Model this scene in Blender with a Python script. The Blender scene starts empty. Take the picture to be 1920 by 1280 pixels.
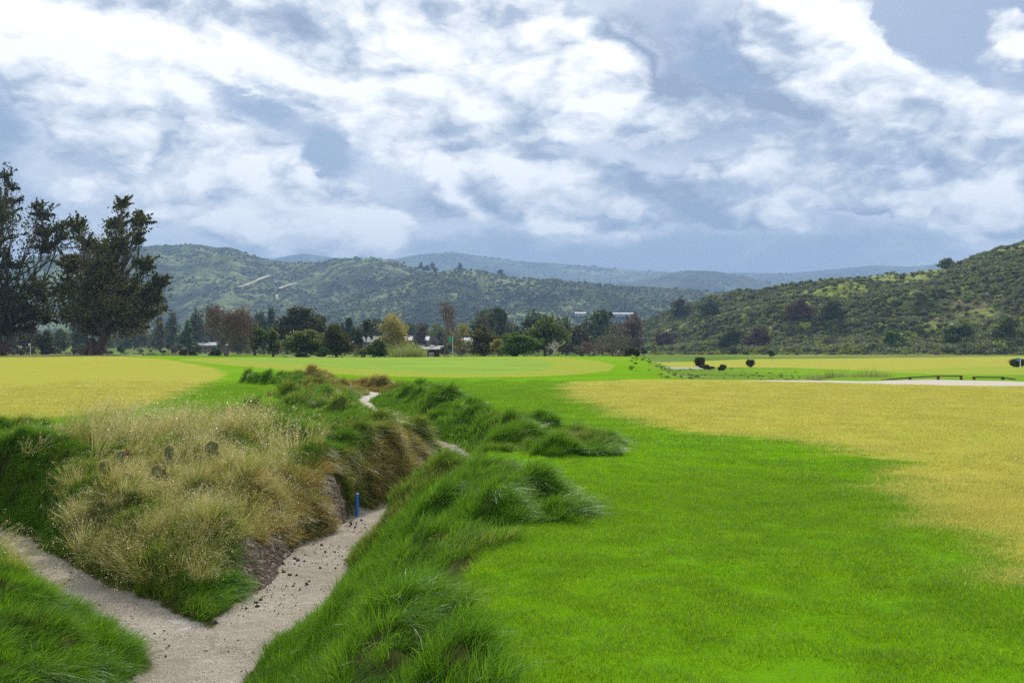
import bpy, math, random
import numpy as np
random.seed(7)
RNG = np.random.default_rng(7)
SC = bpy.context.scene
COL = SC.collection
FPX, HOR, EYE = 1867.0, 645.0, 1.75          # focal length in photo pixels, horizon row, eye height

# ------------------------------------------------------------------ camera
cam_d = bpy.data.cameras.new('camera'); cam = bpy.data.objects.new('camera', cam_d); COL.objects.link(cam)
cam.location = (0, 0, EYE)
cam.rotation_euler = (math.radians(90) + math.atan(5 / FPX), 0, 0)
cam_d.sensor_width = 36; cam_d.lens = 36 * FPX / 1920; cam_d.clip_start = 0.1; cam_d.clip_end = 20000
SC.camera = cam

# ------------------------------------------------------------------ light and exposure
SUN_EL, SUN_AZ = math.radians(38), math.radians(8)      # azimuth measured from +Y towards +X
sun_d = bpy.data.lights.new('sun', 'SUN'); sun = bpy.data.objects.new('sun', sun_d); COL.objects.link(sun)
sun_d.energy = 5.0; sun_d.angle = math.radians(0.5); sun_d.color = (1, 0.95, 0.86)
sun.rotation_euler = (math.radians(90) - SUN_EL, 0, math.pi - SUN_AZ)
sun.location = (30, 60, 60)
SC.view_settings.view_transform = 'Standard'; SC.view_settings.look = 'None'
SC.view_settings.gamma = 1; SC.view_settings.exposure = 0.0; SC.view_settings.use_curve_mapping = False
SC.render.engine = 'CYCLES'
cy = SC.cycles
cy.max_bounces = 6; cy.diffuse_bounces = 2; cy.glossy_bounces = 2; cy.transmission_bounces = 4
cy.transparent_max_bounces = 6; cy.volume_bounces = 0
cy.use_denoising = False
cy.use_adaptive_sampling = False
cy.caustics_reflective = False; cy.caustics_refractive = False
cy.sample_clamp_indirect = 4; cy.sample_clamp_direct = 12


class NT:
    """small helper that writes shader nodes"""
    def __init__(s, tree):
        s.t = tree; s.n = tree.nodes; s.l = tree.links; s.n.clear()
    def new(s, typ, **kw):
        nd = s.n.new(typ)
        for k, v in kw.items(): setattr(nd, k, v)
        return nd
    def put(s, sock, v):
        if isinstance(v, bpy.types.NodeSocket): s.l.new(v, sock)
        elif v is not None:
            if sock.type in ('RGBA',) and not hasattr(v, '__len__'): v = (v, v, v, 1)
            if sock.type == 'RGBA' and len(v) == 3: v = (*v, 1)
            sock.default_value = v
    def m(s, op, a, b=None, c=None, clamp=False):
        nd = s.new('ShaderNodeMath', operation=op, use_clamp=clamp)
        for i, v in enumerate((a, b, c)):
            if v is not None: s.put(nd.inputs[i], v)
        return nd.outputs[0]
    def v(s, op, a, b=None, scale=None):
        nd = s.new('ShaderNodeVectorMath', operation=op)
        s.put(nd.inputs[0], a)
        if b is not None: s.put(nd.inputs[1], b)
        if scale is not None: s.put(nd.inputs['Scale'], scale)
        return nd.outputs['Value'] if op in ('LENGTH', 'DOT_PRODUCT', 'DISTANCE') else nd.outputs[0]
    def rng(s, x, a, b, c=0.0, d=1.0, smooth=True):
        nd = s.new('ShaderNodeMapRange', interpolation_type='SMOOTHSTEP' if smooth else 'LINEAR')
        for i, v in enumerate((x, a, b, c, d)): s.put(nd.inputs[i], v)
        return nd.outputs[0]
    def noise(s, vec, scale=5.0, detail=4.0, rough=0.55, dist=0.0, out=0, lac=2.0):
        nd = s.new('ShaderNodeTexNoise')
        if vec is not None: s.put(nd.inputs['Vector'], vec)
        nd.inputs['Scale'].default_value = scale; nd.inputs['Detail'].default_value = detail
        nd.inputs['Roughness'].default_value = rough; nd.inputs['Distortion'].default_value = dist
        nd.inputs['Lacunarity'].default_value = lac
        return nd.outputs[out]
    def mix(s, f, a, b, blend='MIX'):
        nd = s.new('ShaderNodeMix', data_type='RGBA', blend_type=blend)
        s.put(nd.inputs['Factor'], f); s.put(nd.inputs['A'], a); s.put(nd.inputs['B'], b)
        # data_type RGBA uses sockets 6, 7 / output 2
        return nd.outputs[2]
    def mixc(s, f, a, b, blend='MIX'):
        nd = s.new('ShaderNodeMix', data_type='RGBA', blend_type=blend)
        s.put(nd.inputs[0], f); s.put(nd.inputs[6], a); s.put(nd.inputs[7], b)
        return nd.outputs[2]
    def ramp(s, f, stops):
        nd = s.new('ShaderNodeValToRGB'); el = nd.color_ramp.elements
        while len(el) < len(stops): el.new(0.5)
        for e, (p, c) in zip(el, stops): e.position = p; e.color = (*c, 1)
        s.put(nd.inputs[0], f); return nd.outputs[0]
    def attr(s, name, kind='GEOMETRY', out='Fac'):
        nd = s.new('ShaderNodeAttribute', attribute_name=name, attribute_type=kind)
        return nd.outputs[out]


# ------------------------------------------------------------------ world: sky with broken cumulus
world = bpy.data.worlds.new('World'); SC.world = world; world.use_nodes = True
W = NT(world.node_tree)
world.cycles.sampling_method = 'MANUAL'; world.cycles.sample_map_resolution = 512

def build_sky():
    d = W.new('ShaderNodeTexCoord').outputs['Generated']
    sep = W.new('ShaderNodeSeparateXYZ'); W.l.new(d, sep.inputs[0])
    az = W.m('ARCTAN2', sep.outputs[0], sep.outputs[1]); el = W.m('ARCSINE', sep.outputs[2])
    # cloud streets run down to the right; stretch the noise along them
    mp = W.new('ShaderNodeMapping'); W.l.new(d, mp.inputs[0])
    mp.inputs['Rotation'].default_value = (0, math.radians(-24), 0); mp.inputs['Scale'].default_value = (1.0, 1.0, 1.9)
    dv = mp.outputs[0]
    warp = W.noise(dv, 5.0, 5, 0.6, out=1)
    wv = W.v('SUBTRACT', warp, (0.5, 0.5, 0.5))
    cmb = W.new('ShaderNodeCombineXYZ'); W.l.new(az, cmb.inputs[0]); W.l.new(el, cmb.inputs[1])
    uv = W.v('ADD', cmb.outputs[0], W.v('MULTIPLY', wv, (0.09, 0.06, 0)))
    fine = W.v('SUBTRACT', W.noise(dv, 26.0, 5, 0.65, out=1), (0.5, 0.5, 0.5))
    uv = W.v('ADD', uv, W.v('MULTIPLY', fine, (0.035, 0.03, 0)))
    def blob(cx, cy_, rx, ry, rot, amp):
        a = math.atan((cx - 960) / FPX); e = math.atan((HOR - cy_) / FPX * math.cos(a))
        n = W.new('ShaderNodeMapping', vector_type='TEXTURE'); W.l.new(uv, n.inputs[0])
        n.inputs['Location'].default_value = (a, e, 0)
        n.inputs['Rotation'].default_value = (0, 0, math.radians(-rot))
        n.inputs['Scale'].default_value = (rx / FPX, ry / FPX, 1)
        return W.rng(W.v('LENGTH', n.outputs[0]), 1.45, 0.15, 0.0, amp)
    def total(lst):
        out = None
        for b in lst:
            o = blob(*b); out = o if out is None else W.m('ADD', out, o)
        return out
    white = total([(330, 240, 430, 95, 33, .95), (480, 60, 460, 95, 4, .85), (690, 200, 230, 80, 24, .8), (1010, 120, 270, 130, 18, .85),
                   (450, 350, 300, 95, 14, .50), (170, 330, 220, 60, 8, .38), (1040, 350, 400, 60, 12, .85), (1000, 425, 300, 42, 8, .5),
                   (1375, 355, 75, 48, 10, .6), (1270, 215, 270, 45, 4, .62), (1545, 70, 120, 90, 15, .9), (1700, 185, 270, 75, 28, .85),
                   (1860, 240, 170, 75, 12, .85), (1890, 65, 60, 48, 20, .75), (1640, 325, 225, 58, 12, 1.25), (1795, 392, 165, 52, 38, 1.1),
                   (1470, 410, 60, 26, 10, .3), (120, 90, 120, 120, 0, .5)])
    holes = total([(430, 205, 100, 40, 24, .42), (625, 305, 60, 36, 42, .42), (860, 300, 170, 24, 0, .42), (1440, 270, 90, 70, 0, .45), (1760, 268, 180, 24, 12, .4), (1775, 45, 120, 60, 20, .7),
                   (1300, 470, 700, 40, 0, .25), (20, 250, 60, 90, 0, .4)])
    grey = total([(1370, 120, 170, 160, 5, 1.0), (1600, 260, 190, 80, 10, .8), (40, 240, 130, 120, 0, .5), (600, 340, 70, 40, 30, .45),
                  (300, 300, 200, 50, 25, .35), (1150, 300, 200, 40, 0, .3), (620, 20, 300, 40, 0, .35)])
    def puffs(vec, octs, s0=4.6, g=.52):
        vec = W.v('ADD', vec, W.v('MULTIPLY', wv, (.12, .12, .12)))
        tot = None; a = 1.0; w = 0
        for i in range(octs):
            nn = W.m('ABSOLUTE', W.m('SUBTRACT', W.noise(W.v('ADD', vec, (i * 3.7, i * 1.9, i * 5.1)), s0 * 2.1 ** i, 0, .5), .5))
            nn = W.m('MULTIPLY', nn, a * 2.6); tot = nn if tot is None else W.m('ADD', tot, nn); w += a; a *= g
        return W.m('DIVIDE', tot, w)
    f1 = W.m('ADD', W.m('MULTIPLY', puffs(dv, 6), .62), W.m('MULTIPLY', W.noise(dv, 5.0, 8, .62), .48))
    off = W.v('ADD', dv, (0.006, 0.0, 0.032))
    f2 = W.m('ADD', W.m('MULTIPLY', puffs(off, 4), .62), W.m('MULTIPLY', W.noise(off, 5.0, 5, .62), .48))
    # broad weather outside the frame: same mix of cloud and gaps
    big = W.rng(W.noise(dv, 2.1, 3, 0.5), 0.36, 0.62, 0.0, 0.85)
    inside = W.m('MULTIPLY', W.rng(W.m('ABSOLUTE', az), 0.62, 0.50), W.rng(el, 0.46, 0.34))
    base = W.m('ADD', W.m('MULTIPLY', W.m('SUBTRACT', white, holes), inside), W.m('MULTIPLY', big, W.m('SUBTRACT', 1.0, inside)))
    base = W.m('MULTIPLY', base, W.rng(el, 0.055, 0.125))
    amp = W.m('ADD', .28, W.m('MULTIPLY', W.m('MULTIPLY', base, 1.4, clamp=True), 1.0))
    D = W.m('ADD', W.m('MINIMUM', W.m('MULTIPLY', base, 1.35), 1.2), W.m('MULTIPLY', W.m('MULTIPLY', W.m('SUBTRACT', f1, 0.375), 2.55), amp))
    alpha = W.rng(D, 0.16, 0.48)
    relief = W.m('MULTIPLY', W.m('SUBTRACT', f1, f2), 3.7)
    thick = W.rng(D, 0.15, 0.9, 0.10, 0.30)
    relief = W.m('ADD', relief, W.m('MULTIPLY', W.m('SUBTRACT', W.noise(dv, 2.6, 3, .5), W.noise(W.v('ADD', dv, (0.01, 0, 0.09)), 2.6, 3, .5)), 1.4))
    sh = W.m('ADD', W.m('ADD', 0.36, relief), thick)
    sh = W.m('SUBTRACT', sh, W.m('MULTIPLY', grey, W.m('MULTIPLY', inside, 0.42)), clamp=True)
    ccol = W.ramp(sh, [(0.0, (0.36, 0.43, 0.57)), (0.30, (0.58, 0.66, 0.78)), (0.55, (.97, 1.01, 1.05)), (0.88, (1.42, 1.41, 1.38))])
    sky = W.new('ShaderNodeTexSky', sky_type='NISHITA', sun_disc=False)
    sky.sun_elevation = SUN_EL; sky.sun_rotation = SUN_AZ; sky.altitude = 200; sky.air_density = 1.0; sky.dust_density = 1.0
    bg1 = W.new('ShaderNodeBackground'); W.l.new(sky.outputs[0], bg1.inputs[0]); bg1.inputs[1].default_value = 0.085
    # thin grey rain veil low over the hills and across the upper right
    veil_f = W.m('MAXIMUM', W.rng(el, 0.34, 0.02, 0.40, 0.86), W.m('MULTIPLY', grey, inside), clamp=True)
    bgv = W.new('ShaderNodeBackground'); bgv.inputs[0].default_value = (0.36, 0.47, 0.68, 1); bgv.inputs[1].default_value = 0.92
    ms0 = W.new('ShaderNodeMixShader'); W.l.new(veil_f, ms0.inputs[0]); W.l.new(bg1.outputs[0], ms0.inputs[1]); W.l.new(bgv.outputs[0], ms0.inputs[2])
    bg2 = W.new('ShaderNodeBackground'); W.l.new(ccol, bg2.inputs[0]); bg2.inputs[1].default_value = 1.0
    # soft translucent cloud that fills most of the room between the bright heaps
    thin = W.rng(W.m('ADD', W.m('ADD', base, .18), W.m('MULTIPLY', W.m('SUBTRACT', W.noise(dv, 4.0, 6, .62), .5), 2.8)), -.02, .6, 0, .86)
    bgt = W.new('ShaderNodeBackground'); bgt.inputs[0].default_value = (.98, 1.04, 1.12, 1); bgt.inputs[1].default_value = 1.0
    ms1 = W.new('ShaderNodeMixShader'); W.l.new(thin, ms1.inputs[0]); W.l.new(ms0.outputs[0], ms1.inputs[1]); W.l.new(bgt.outputs[0], ms1.inputs[2]); ms0 = ms1
    ms = W.new('ShaderNodeMixShader'); W.l.new(alpha, ms.inputs[0]); W.l.new(ms0.outputs[0], ms.inputs[1]); W.l.new(bg2.outputs[0], ms.inputs[2])
    o = W.new('ShaderNodeOutputWorld'); W.l.new(ms.outputs[0], o.inputs[0])
build_sky()

# ------------------------------------------------------------------ numpy helpers
def sstep(a, b, x):
    t = np.clip((x - a) / (b - a), 0, 1); return t * t * (3 - 2 * t)

def _hash(ix, iy, seed):
    n = (ix * 374761393 + iy * 668265263 + seed * 1442695041) & 0xffffffff
    n = ((n ^ (n >> 13)) * 1274126177) & 0xffffffff
    return ((n ^ (n >> 16)) & 0xffffff) / float(0xffffff)

def vnoise(x, y, seed=0):
    x = np.asarray(x, float); y = np.asarray(y, float)
    ix = np.floor(x).astype(np.int64); iy = np.floor(y).astype(np.int64)
    fx = x - ix; fy = y - iy; fx = fx * fx * (3 - 2 * fx); fy = fy * fy * (3 - 2 * fy)
    a = _hash(ix, iy, seed); b = _hash(ix + 1, iy, seed); c = _hash(ix, iy + 1, seed); d = _hash(ix + 1, iy + 1, seed)
    return (a + (b - a) * fx) * (1 - fy) + (c + (d - c) * fx) * fy

def fbm(x, y, oct=4, seed=0, gain=0.5):
    s = 0; a = 1; t = 0
    for i in range(oct):
        s = s + a * (vnoise(x * 2 ** i + i * 17.3, y * 2 ** i - i * 9.1, seed + i) - 0.5); t += a; a *= gain
    return s / t * 2          # about -1..1

def sdpoly(x, y, poly):
    """signed distance to a polygon, positive inside"""
    P = np.array(poly, float); Q = np.roll(P, -1, 0)
    d2 = np.full(np.shape(x), 1e18); ins = np.zeros(np.shape(x), bool)
    for (ax, ay), (bx, by) in zip(P, Q):
        ex, ey = bx - ax, by - ay
        t = np.clip(((x - ax) * ex + (y - ay) * ey) / (ex * ex + ey * ey + 1e-12), 0, 1)
        d2 = np.minimum(d2, (x - ax - t * ex) ** 2 + (y - ay - t * ey) ** 2)
        c = ((ay > y) != (by > y)) & (x < (bx - ax) * (y - ay) / (by - ay + 1e-12) + ax)
        ins ^= c
    d = np.sqrt(d2)
    return np.where(ins, d, -d)

def PX(px, py, z=0.0):
    """ground point seen at a photo pixel, on the level z"""
    Y = (EYE - z) * FPX / (py - HOR); return ((px - 960) / FPX * Y, Y)

def at(px, Y): return (px - 960) / FPX * Y
def zat(py, Y): return EYE + (HOR - py) / FPX * Y

# ------------------------------------------------------------------ terrain
# creek bed: x, y, half width, bed level, bank width to the left, bank width to the right (looking upstream)
CH = [(-2.45, 3.0, .5, -1.15, .7, 1.9), (-2.62, 8.1, .48, -1.1, .9, 1.9), (-2.62, 10.4, .5, -1.05, 1.25, 1.7), (-2.5, 13.2, .42, -1.0, .8, 1.5),
      (-2.05, 16.0, .55, -1.0, .45, 1.2), (-1.45, 17.9, .4, -0.95, .5, .9), (-0.75, 20.0, .3, -0.9, 1.5, .8), (-1.1, 22.8, .35, -.85, 2.4, 1.3),
      (-2.2, 25.6, .55, -.78, 1.7, 1.5), (-3.4, 28.6, .35, -.75, 1.3, 2.0), (-4.5, 32.5, .4, -.65, 1.6, 2.2), (-5.9, 38.5, .35, -.5, 2.0, 2.6),
      (-5.6, 43.0, .3, -.38, 2.2, 2.0), (-8.5, 46.0, .3, -.2, 1.6, 1.2)]
CH2 = [(-2.7, 9.0, .42, -1.1, .8, .5), (-3.9, 10.2, .36, -1.05, .7, .5), (-5.2, 11.6, .34, -1.0, .8, .5), (-7.1, 13.9, .46, -1.0, 1.0, .9),
       (-9.2, 15.2, .5, -.95, 1.0, 1.0), (-13, 15.5, .5, -.95, 1.0, 1.0), (-20, 14.5, .5, -.95, 1.2, 1.2)]

def along(x, y, pts):
    best = np.full(np.shape(x), 1e18); sd = np.zeros(np.shape(x)); prm = [np.zeros(np.shape(x)) for _ in range(4)]
    for a, b in zip(pts[:-1], pts[1:]):
        ex, ey = b[0] - a[0], b[1] - a[1]; L = ex * ex + ey * ey
        t = np.clip(((x - a[0]) * ex + (y - a[1]) * ey) / L, 0, 1)
        dx, dy = x - a[0] - t * ex, y - a[1] - t * ey; d = dx * dx + dy * dy
        m = d < best; best = np.where(m, d, best)
        sd = np.where(m, np.sign(ex * (y - a[1]) - ey * (x - a[0])), sd)     # + left, - right
        for k in range(4): prm[k] = np.where(m, a[k + 2] + t * (b[k + 2] - a[k + 2]), prm[k])
    return np.sqrt(best), sd, prm

def channel(x, y):
    """returns level drop field, bed distance (negative in the bed) and bank fraction (1 = out of the bank)"""
    jx = x + 0.16 * fbm(x * 1.1, y * 1.1, 3, 31) + 0.22 * fbm(x * .35, y * .35, 2, 33)
    jy = y + 0.16 * fbm(x * 1.1, y * 1.1, 3, 37)
    tmin = np.full(np.shape(x), 9.0); bed = np.zeros(np.shape(x)); edge = np.full(np.shape(x), 99.0); left = np.zeros(np.shape(x))
    for pts in (CH, CH2):
        d, s, (w, fl, bl, br) = along(jx, jy, pts)
        b = np.where(s > 0, bl, br)
        t = (d - w) / b
        m = t < tmin
        tmin = np.where(m, t, tmin); bed = np.where(m, fl, bed); edge = np.where(m, d - w, edge); left = np.where(m, s, left)
    return tmin, bed, edge, left

def H(x, y):
    x = np.asarray(x, float); y = np.asarray(y, float)
    right = sstep(0.0, 4.5, x - 0.125 * y)                       # east of the green the land falls away behind the crest
    far_l = sstep(-24, -34, x)
    z_l = 0.42 * sstep(48, 92, y) + 0.05 * np.sin(x * .13 + 1) * sstep(40, 60, y)
    z_l = z_l - (z_l + 0.75) * sstep(104 + 22 * far_l, 124 + 26 * far_l, y)
    cr = 47.5 + 8.5 * sstep(15, 19, x) + 1.2 * np.sin(x * .21)
    base_dip = .11 * sstep(43, 52, y) * sstep(14.5, 19, x)
    z_r = -base_dip * sstep(62, 54, y) - 1.05 * sstep(cr, cr + 12, y) + 0.45 * sstep(150, 260, y)
    base = z_l * (1 - right) + z_r * right
    base = base + 0.05 * fbm(x * .09, y * .09, 3, 3) * sstep(4, 14, y)
    base = base - (0.60 + .16 * sstep(-6.5, -3.2, x)) * sstep(-2.2, -3.0, x) * sstep(11.2, 9.6, y)                 # the low bank at the near left
    base = base - .10 * np.exp(-((x + 5.0) / 2.6) ** 4 - ((y - 13.0) / 3.0) ** 4) - 0.55 * sstep(16.5, 10.5, y) * sstep(-2, -3.2, x) * sstep(-8.5, -6.5, x) * sstep(9.5, 10.2, y)
    base = base + 0.13 * np.exp(-((x + .2) / .8) ** 2 - ((y - 11.4) / .9) ** 2) - .16 * np.exp(-((x + .7) / .9) ** 2 - ((y - 14.3) / .8) ** 2)      # grassy humps beside the lawn
    base = base + 0.12 * np.exp(-((x - .6) / 1.1) ** 2 - ((y - 17.2) / 1.9) ** 2)
    base = base + 0.05 * np.exp(-((x + 3.4) / 1.5) ** 2 - ((y - 19.5) / 1.6) ** 2)
    t, bed, edge, left = channel(x, y)
    lg = np.full(np.shape(x), -9.0)
    for p in (LG1, LG2, LG3, LG4, LG5): lg = np.maximum(lg, sdpoly(x, y, p))
    tus = np.abs(fbm(x * 1.25, y * 1.0, 3, 63)) * 1.6 - .25 + .5 * fbm(x * 2.6, y * 2.2, 2, 64)
    tus = tus * sstep(-.15, .35, lg) * sstep(.15, .5, t) * sstep(70, 50, y)
    base = base + .20 * tus * (1 + .05 * np.clip(y, 0, 40))
    steep = np.where(left > 0, 0.55, 0.85)
    tt = np.clip(t, 0, 1)
    S = sstep(0, 1, tt ** steep)
    near = sstep(130, 90, y)
    base = base
    bank = np.clip(1 - np.abs(tt - .5) * 2, 0, 1)
    z = bed + (base - bed) * S
    z = z + bank * (0.12 * fbm(x * 1.7, y * 1.7, 3, 11) + .05 * tus) + 0.03 * fbm(x * .8, y * .8, 3, 5) * sstep(1.6, .2, t) * near
    dz = bare_dirt(x, y)
    z = z + dz * (.16 * fbm(x * 5, y * 5, 4, 14) + .10 * np.abs(fbm(x * 9, y * 9, 3, 15)))
    z = np.where(t < 0, z + 0.025 * fbm(x * 2.2, y * 2.2, 4, 8), z)
    # far rise of the valley floor
    z = z + 2.5 * sstep(500, 1300, y)
    return z

# ground zones, all in metres on the ground
YEL_R = [PX(*p) for p in [(1050, 723), (1085, 716), (1180, 712), (1400, 711.5), (1600, 713), (1800, 716), (2200, 716), (2700, 900), (2700, 1200),
         (1960, 1100), (1880, 1075), (1830, 1040), (1800, 1005), (1750, 960), (1712, 900), (1650, 862), (1600, 838), (1480, 824),
         (1330, 816), (1230, 800), (1170, 778), (1110, 755), (1065, 737)]]
YEL_L = [(at(-500, 60), 60), (at(-300, 108), 108), (at(0, 110), 110), (at(200, 108), 108), (at(300, 92), 92), PX(405, 694), PX(425, 702), PX(395, 716), PX(345, 732), PX(335, 745), PX(250, 766), PX(110, 782), PX(0, 790), PX(-300, 815)]
GREEN = [(-29, 86), (-22, 75), (-14, 63), (-8, 54.5), (-3, 51.5), (1, 52), (3.5, 55), (6, 61), (7.3, 70), (7, 82), (4, 96), (-4, 103), (-14, 105), (-25, 101), (-31, 95)]
BUNKER = [(10.5, 47.6), (14, 45.4), (17, 43.4), (19.5, 41.9), (22.5, 41.6), (25.2, 44.0), (25, 50), (22, 52.5), (19, 50.8), (17, 48.4), (14, 48.2)]
GREEN2 = [PX(*p, -1.0) for p in [(1640, 693), (1720, 690.5), (1790, 688), (1920, 685.5), (2300, 686), (2300, 701), (1900, 701), (1760, 700), (1660, 697)]]
YEL_F = [PX(*p, -.95) for p in [(1225, 679), (1400, 673), (1650, 671.5), (1920, 669), (2500, 668), (2500, 683), (1900, 687), (1780, 693), (1620, 692), (1480, 688), (1260, 687)]]
LG1 = [(-30, 18), (-12, 18.2), (-9.5, 18.5), (-6.9, 20.3), (-4.9, 21.2), (-3.3, 22.6), (-0.9, 22), (-0.5, 17.8), (-2, 15.5), (-2.8, 12), (-3, 9.8), (-6, 10), (-9, 13), (-30, 12)]
LG2 = [(0.3, 3.2), (.05, 5.0), (-.2, 6), (-.6, 7.0), (-1.25, 8.4), (-.8, 9.2), (.55, 9.7), (.75, 10.5), (.45, 11.6), (.1, 12.4), (-.6, 13.1), (-1.2, 14.5), (-1.9, 16), (-2.4, 13), (-2.4, 10), (-2.3, 7.5), (-2.5, 2), (0, 2)]
LG3 = [(-.7, 16.2), (.5, 15.0), (1.7, 15.4), (1.8, 16.8), (.9, 19.4), (0, 22.6), (-.8, 27), (-1.9, 34), (-3.8, 41), (-6, 46), (-11, 49), (-12.5, 45.5), (-9.5, 41), (-7.7, 37), (-8.3, 33.5), (-5.3, 29), (-4, 25.5), (-2.5, 24.5), (-.6, 23), (-.6, 18)]
LG4 = [(-7.6, 24.3), (-6, 26.6), (-4.5, 30), (-3, 27), (-3.3, 24.2), (-5, 23)]
LG5 = [(-30, 2), (-3.2, 2), (-3.1, 8.6), (-4.2, 9.6), (-7, 12.8), (-30, 12)]

def long_mask(x, y):
    n = 0.28 * fbm(x * .9, y * .9, 3, 51)
    m = np.full(np.shape(x), -9.0)
    for p in (LG1, LG2, LG3, LG4, LG5): m = np.maximum(m, sdpoly(x, y, p))
    t, bed, edge, left = channel(x, y)
    m = np.maximum(m, np.where((t > 0.03), (.85 - t) * .6, -1))
    m = np.where(t < 0.02, -1, m)
    return m + n * (t > .1), t, edge, left

def bare_dirt(x, y):
    """eroded faces of the left bank"""
    t, bed, edge, left = channel(x, y)
    up = .36 + .22 * fbm(x * 1.5, y * 1.5, 2, 19)
    face = (left > 0) * sstep(-.10, .05, t) * sstep(up + .1, up - .1, t)
    return face * (np.exp(-((y - 12.2) / .95) ** 6) * (x > -4.6) * (x < -2) + .9 * np.exp(-((y - 15.2) / .45) ** 4) * (x < -1.5) * (x > -3.6))

def zones(x, y):
    lm, t, edge, left = long_mask(x, y)
    yel = np.maximum(sdpoly(x, y, YEL_R), np.maximum(sdpoly(x, y, YEL_L), sdpoly(x, y, YEL_F)))
    grn = np.maximum(sdpoly(x, y, GREEN), sdpoly(x, y, GREEN2) * .4)
    sand = np.maximum(-edge * 1.0, sdpoly(x, y, BUNKER) * .8)
    lm = np.where((t < .9) & (y < 58), np.maximum(lm, .3), lm)
    return yel, grn, sand, lm, bare_dirt(x, y), t

def mesh_from(name, V, F, mat=None, attrs=None, smooth=False):
    """V (n,3); F list/array of equal-sided faces or list of arrays of faces"""
    me = bpy.data.meshes.new(name)
    V = np.asarray(V, np.float32); groups = F if isinstance(F, list) else [F]
    groups = [np.asarray(g, np.int32) for g in groups if len(g)]
    me.vertices.add(len(V)); me.vertices.foreach_set('co', V.ravel())
    nl = sum(g.size for g in groups); nf = sum(len(g) for g in groups)
    me.loops.add(nl); me.polygons.add(nf)
    me.loops.foreach_set('vertex_index', np.concatenate([g.ravel() for g in groups]))
    tot = np.concatenate([np.full(len(g), g.shape[1]) for g in groups])
    me.polygons.foreach_set('loop_start', np.concatenate([[0], np.cumsum(tot)[:-1]]).astype(np.int32))
    me.polygons.foreach_set('loop_total', tot.astype(np.int32))
    me.polygons.foreach_set('use_smooth', np.full(nf, smooth))
    me.update(calc_edges=True)
    for k, a in (attrs or {}).items():
        a = np.asarray(a, np.float32)
        at_ = me.attributes.new(k, 'FLOAT', 'POINT'); at_.data.foreach_set('value', a.ravel())
    if mat: me.materials.append(mat)
    return me

def link(name, me, parent=None, loc=(0, 0, 0), **props):
    o = bpy.data.objects.new(name, me); COL.objects.link(o)
    if parent is not None: o.parent = parent
    o.location = loc
    for k, v in props.items():
        if v: o[k] = v
    return o

def grid_faces(nr, nc):
    i = np.arange(nr - 1)[:, None] * nc + np.arange(nc - 1)[None, :]
    return np.stack([i, i + 1, i + nc + 1, i + nc], -1).reshape(-1, 4)

# ------------------------------------------------------------------ materials
def material(name):
    m = bpy.data.materials.new(name); m.use_nodes = True
    return m, NT(m.node_tree)

def finish(m, n, shader, disp=None):
    o = n.new('ShaderNodeOutputMaterial'); n.l.new(shader, o.inputs[0]); return m

def principled(n, col, rough=0.8, spec=0.3, normal=None):
    p = n.new('ShaderNodeBsdfPrincipled'); n.put(p.inputs['Base Color'], col); n.put(p.inputs['Roughness'], rough)
    n.put(p.inputs['Specular IOR Level'], spec)
    if normal is not None: n.l.new(normal, p.inputs['Normal'])
    return p.outputs[0]

def bump(n, h, strength=.5, dist=.02):
    b = n.new('ShaderNodeBump'); n.l.new(h, b.inputs['Height']); b.inputs['Strength'].default_value = strength; b.inputs['Distance'].default_value = dist
    return b.outputs[0]

def simple(name, col, rough=.7, spec=.3, var=.25, scale=8, bumpy=0.0):
    m, n = material(name)
    pos = n.new('ShaderNodeTexCoord').outputs['Object']
    f = n.noise(pos, scale, 5, .6)
    c = n.mixc(f, tuple(v * (1 - var) for v in col), tuple(min(1, v * (1 + var)) for v in col))
    nm = bump(n, f, bumpy, .02) if bumpy else None
    return finish(m, n, principled(n, c, rough, spec, nm))

def foliage(name, stops, transl=.4, rough=.45, spec=.35, tint=None, transcol=1.35, along_=None):
    """leaf or blade material: colour by the per-leaf random number 'r', by the copy and by the dryness of the place"""
    m, n = material(name)
    r = n.attr('r')
    rnd = n.new('ShaderNodeObjectInfo').outputs['Random']
    f = n.m('ADD', n.m('MULTIPLY', r, .65), n.m('MULTIPLY', rnd, .35))
    c = n.ramp(f, stops)
    if tint:
        t = n.attr('dry', 'INSTANCER')
        t2 = n.rng(n.m('ADD', t, n.m('MULTIPLY', n.m('SUBTRACT', r, .5), .7)), .25, .75)
        c = n.mixc(t2, c, n.ramp(f, tint))
    if along_:
        c = n.mixc(n.rng(n.attr('s'), along_[0], along_[1]), c, along_[2])
    d = principled(n, c, rough, spec)
    tr = n.new('ShaderNodeBsdfTranslucent')
    hs = n.new('ShaderNodeHueSaturation'); n.l.new(c, hs.inputs['Color']); hs.inputs['Value'].default_value = transcol; hs.inputs['Hue'].default_value = .49
    n.l.new(hs.outputs[0], tr.inputs[0])
    mx = n.new('ShaderNodeMixShader'); mx.inputs[0].default_value = transl
    n.l.new(d, mx.inputs[1]); n.l.new(tr.outputs[0], mx.inputs[2])
    return finish(m, n, mx.outputs[0])

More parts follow.
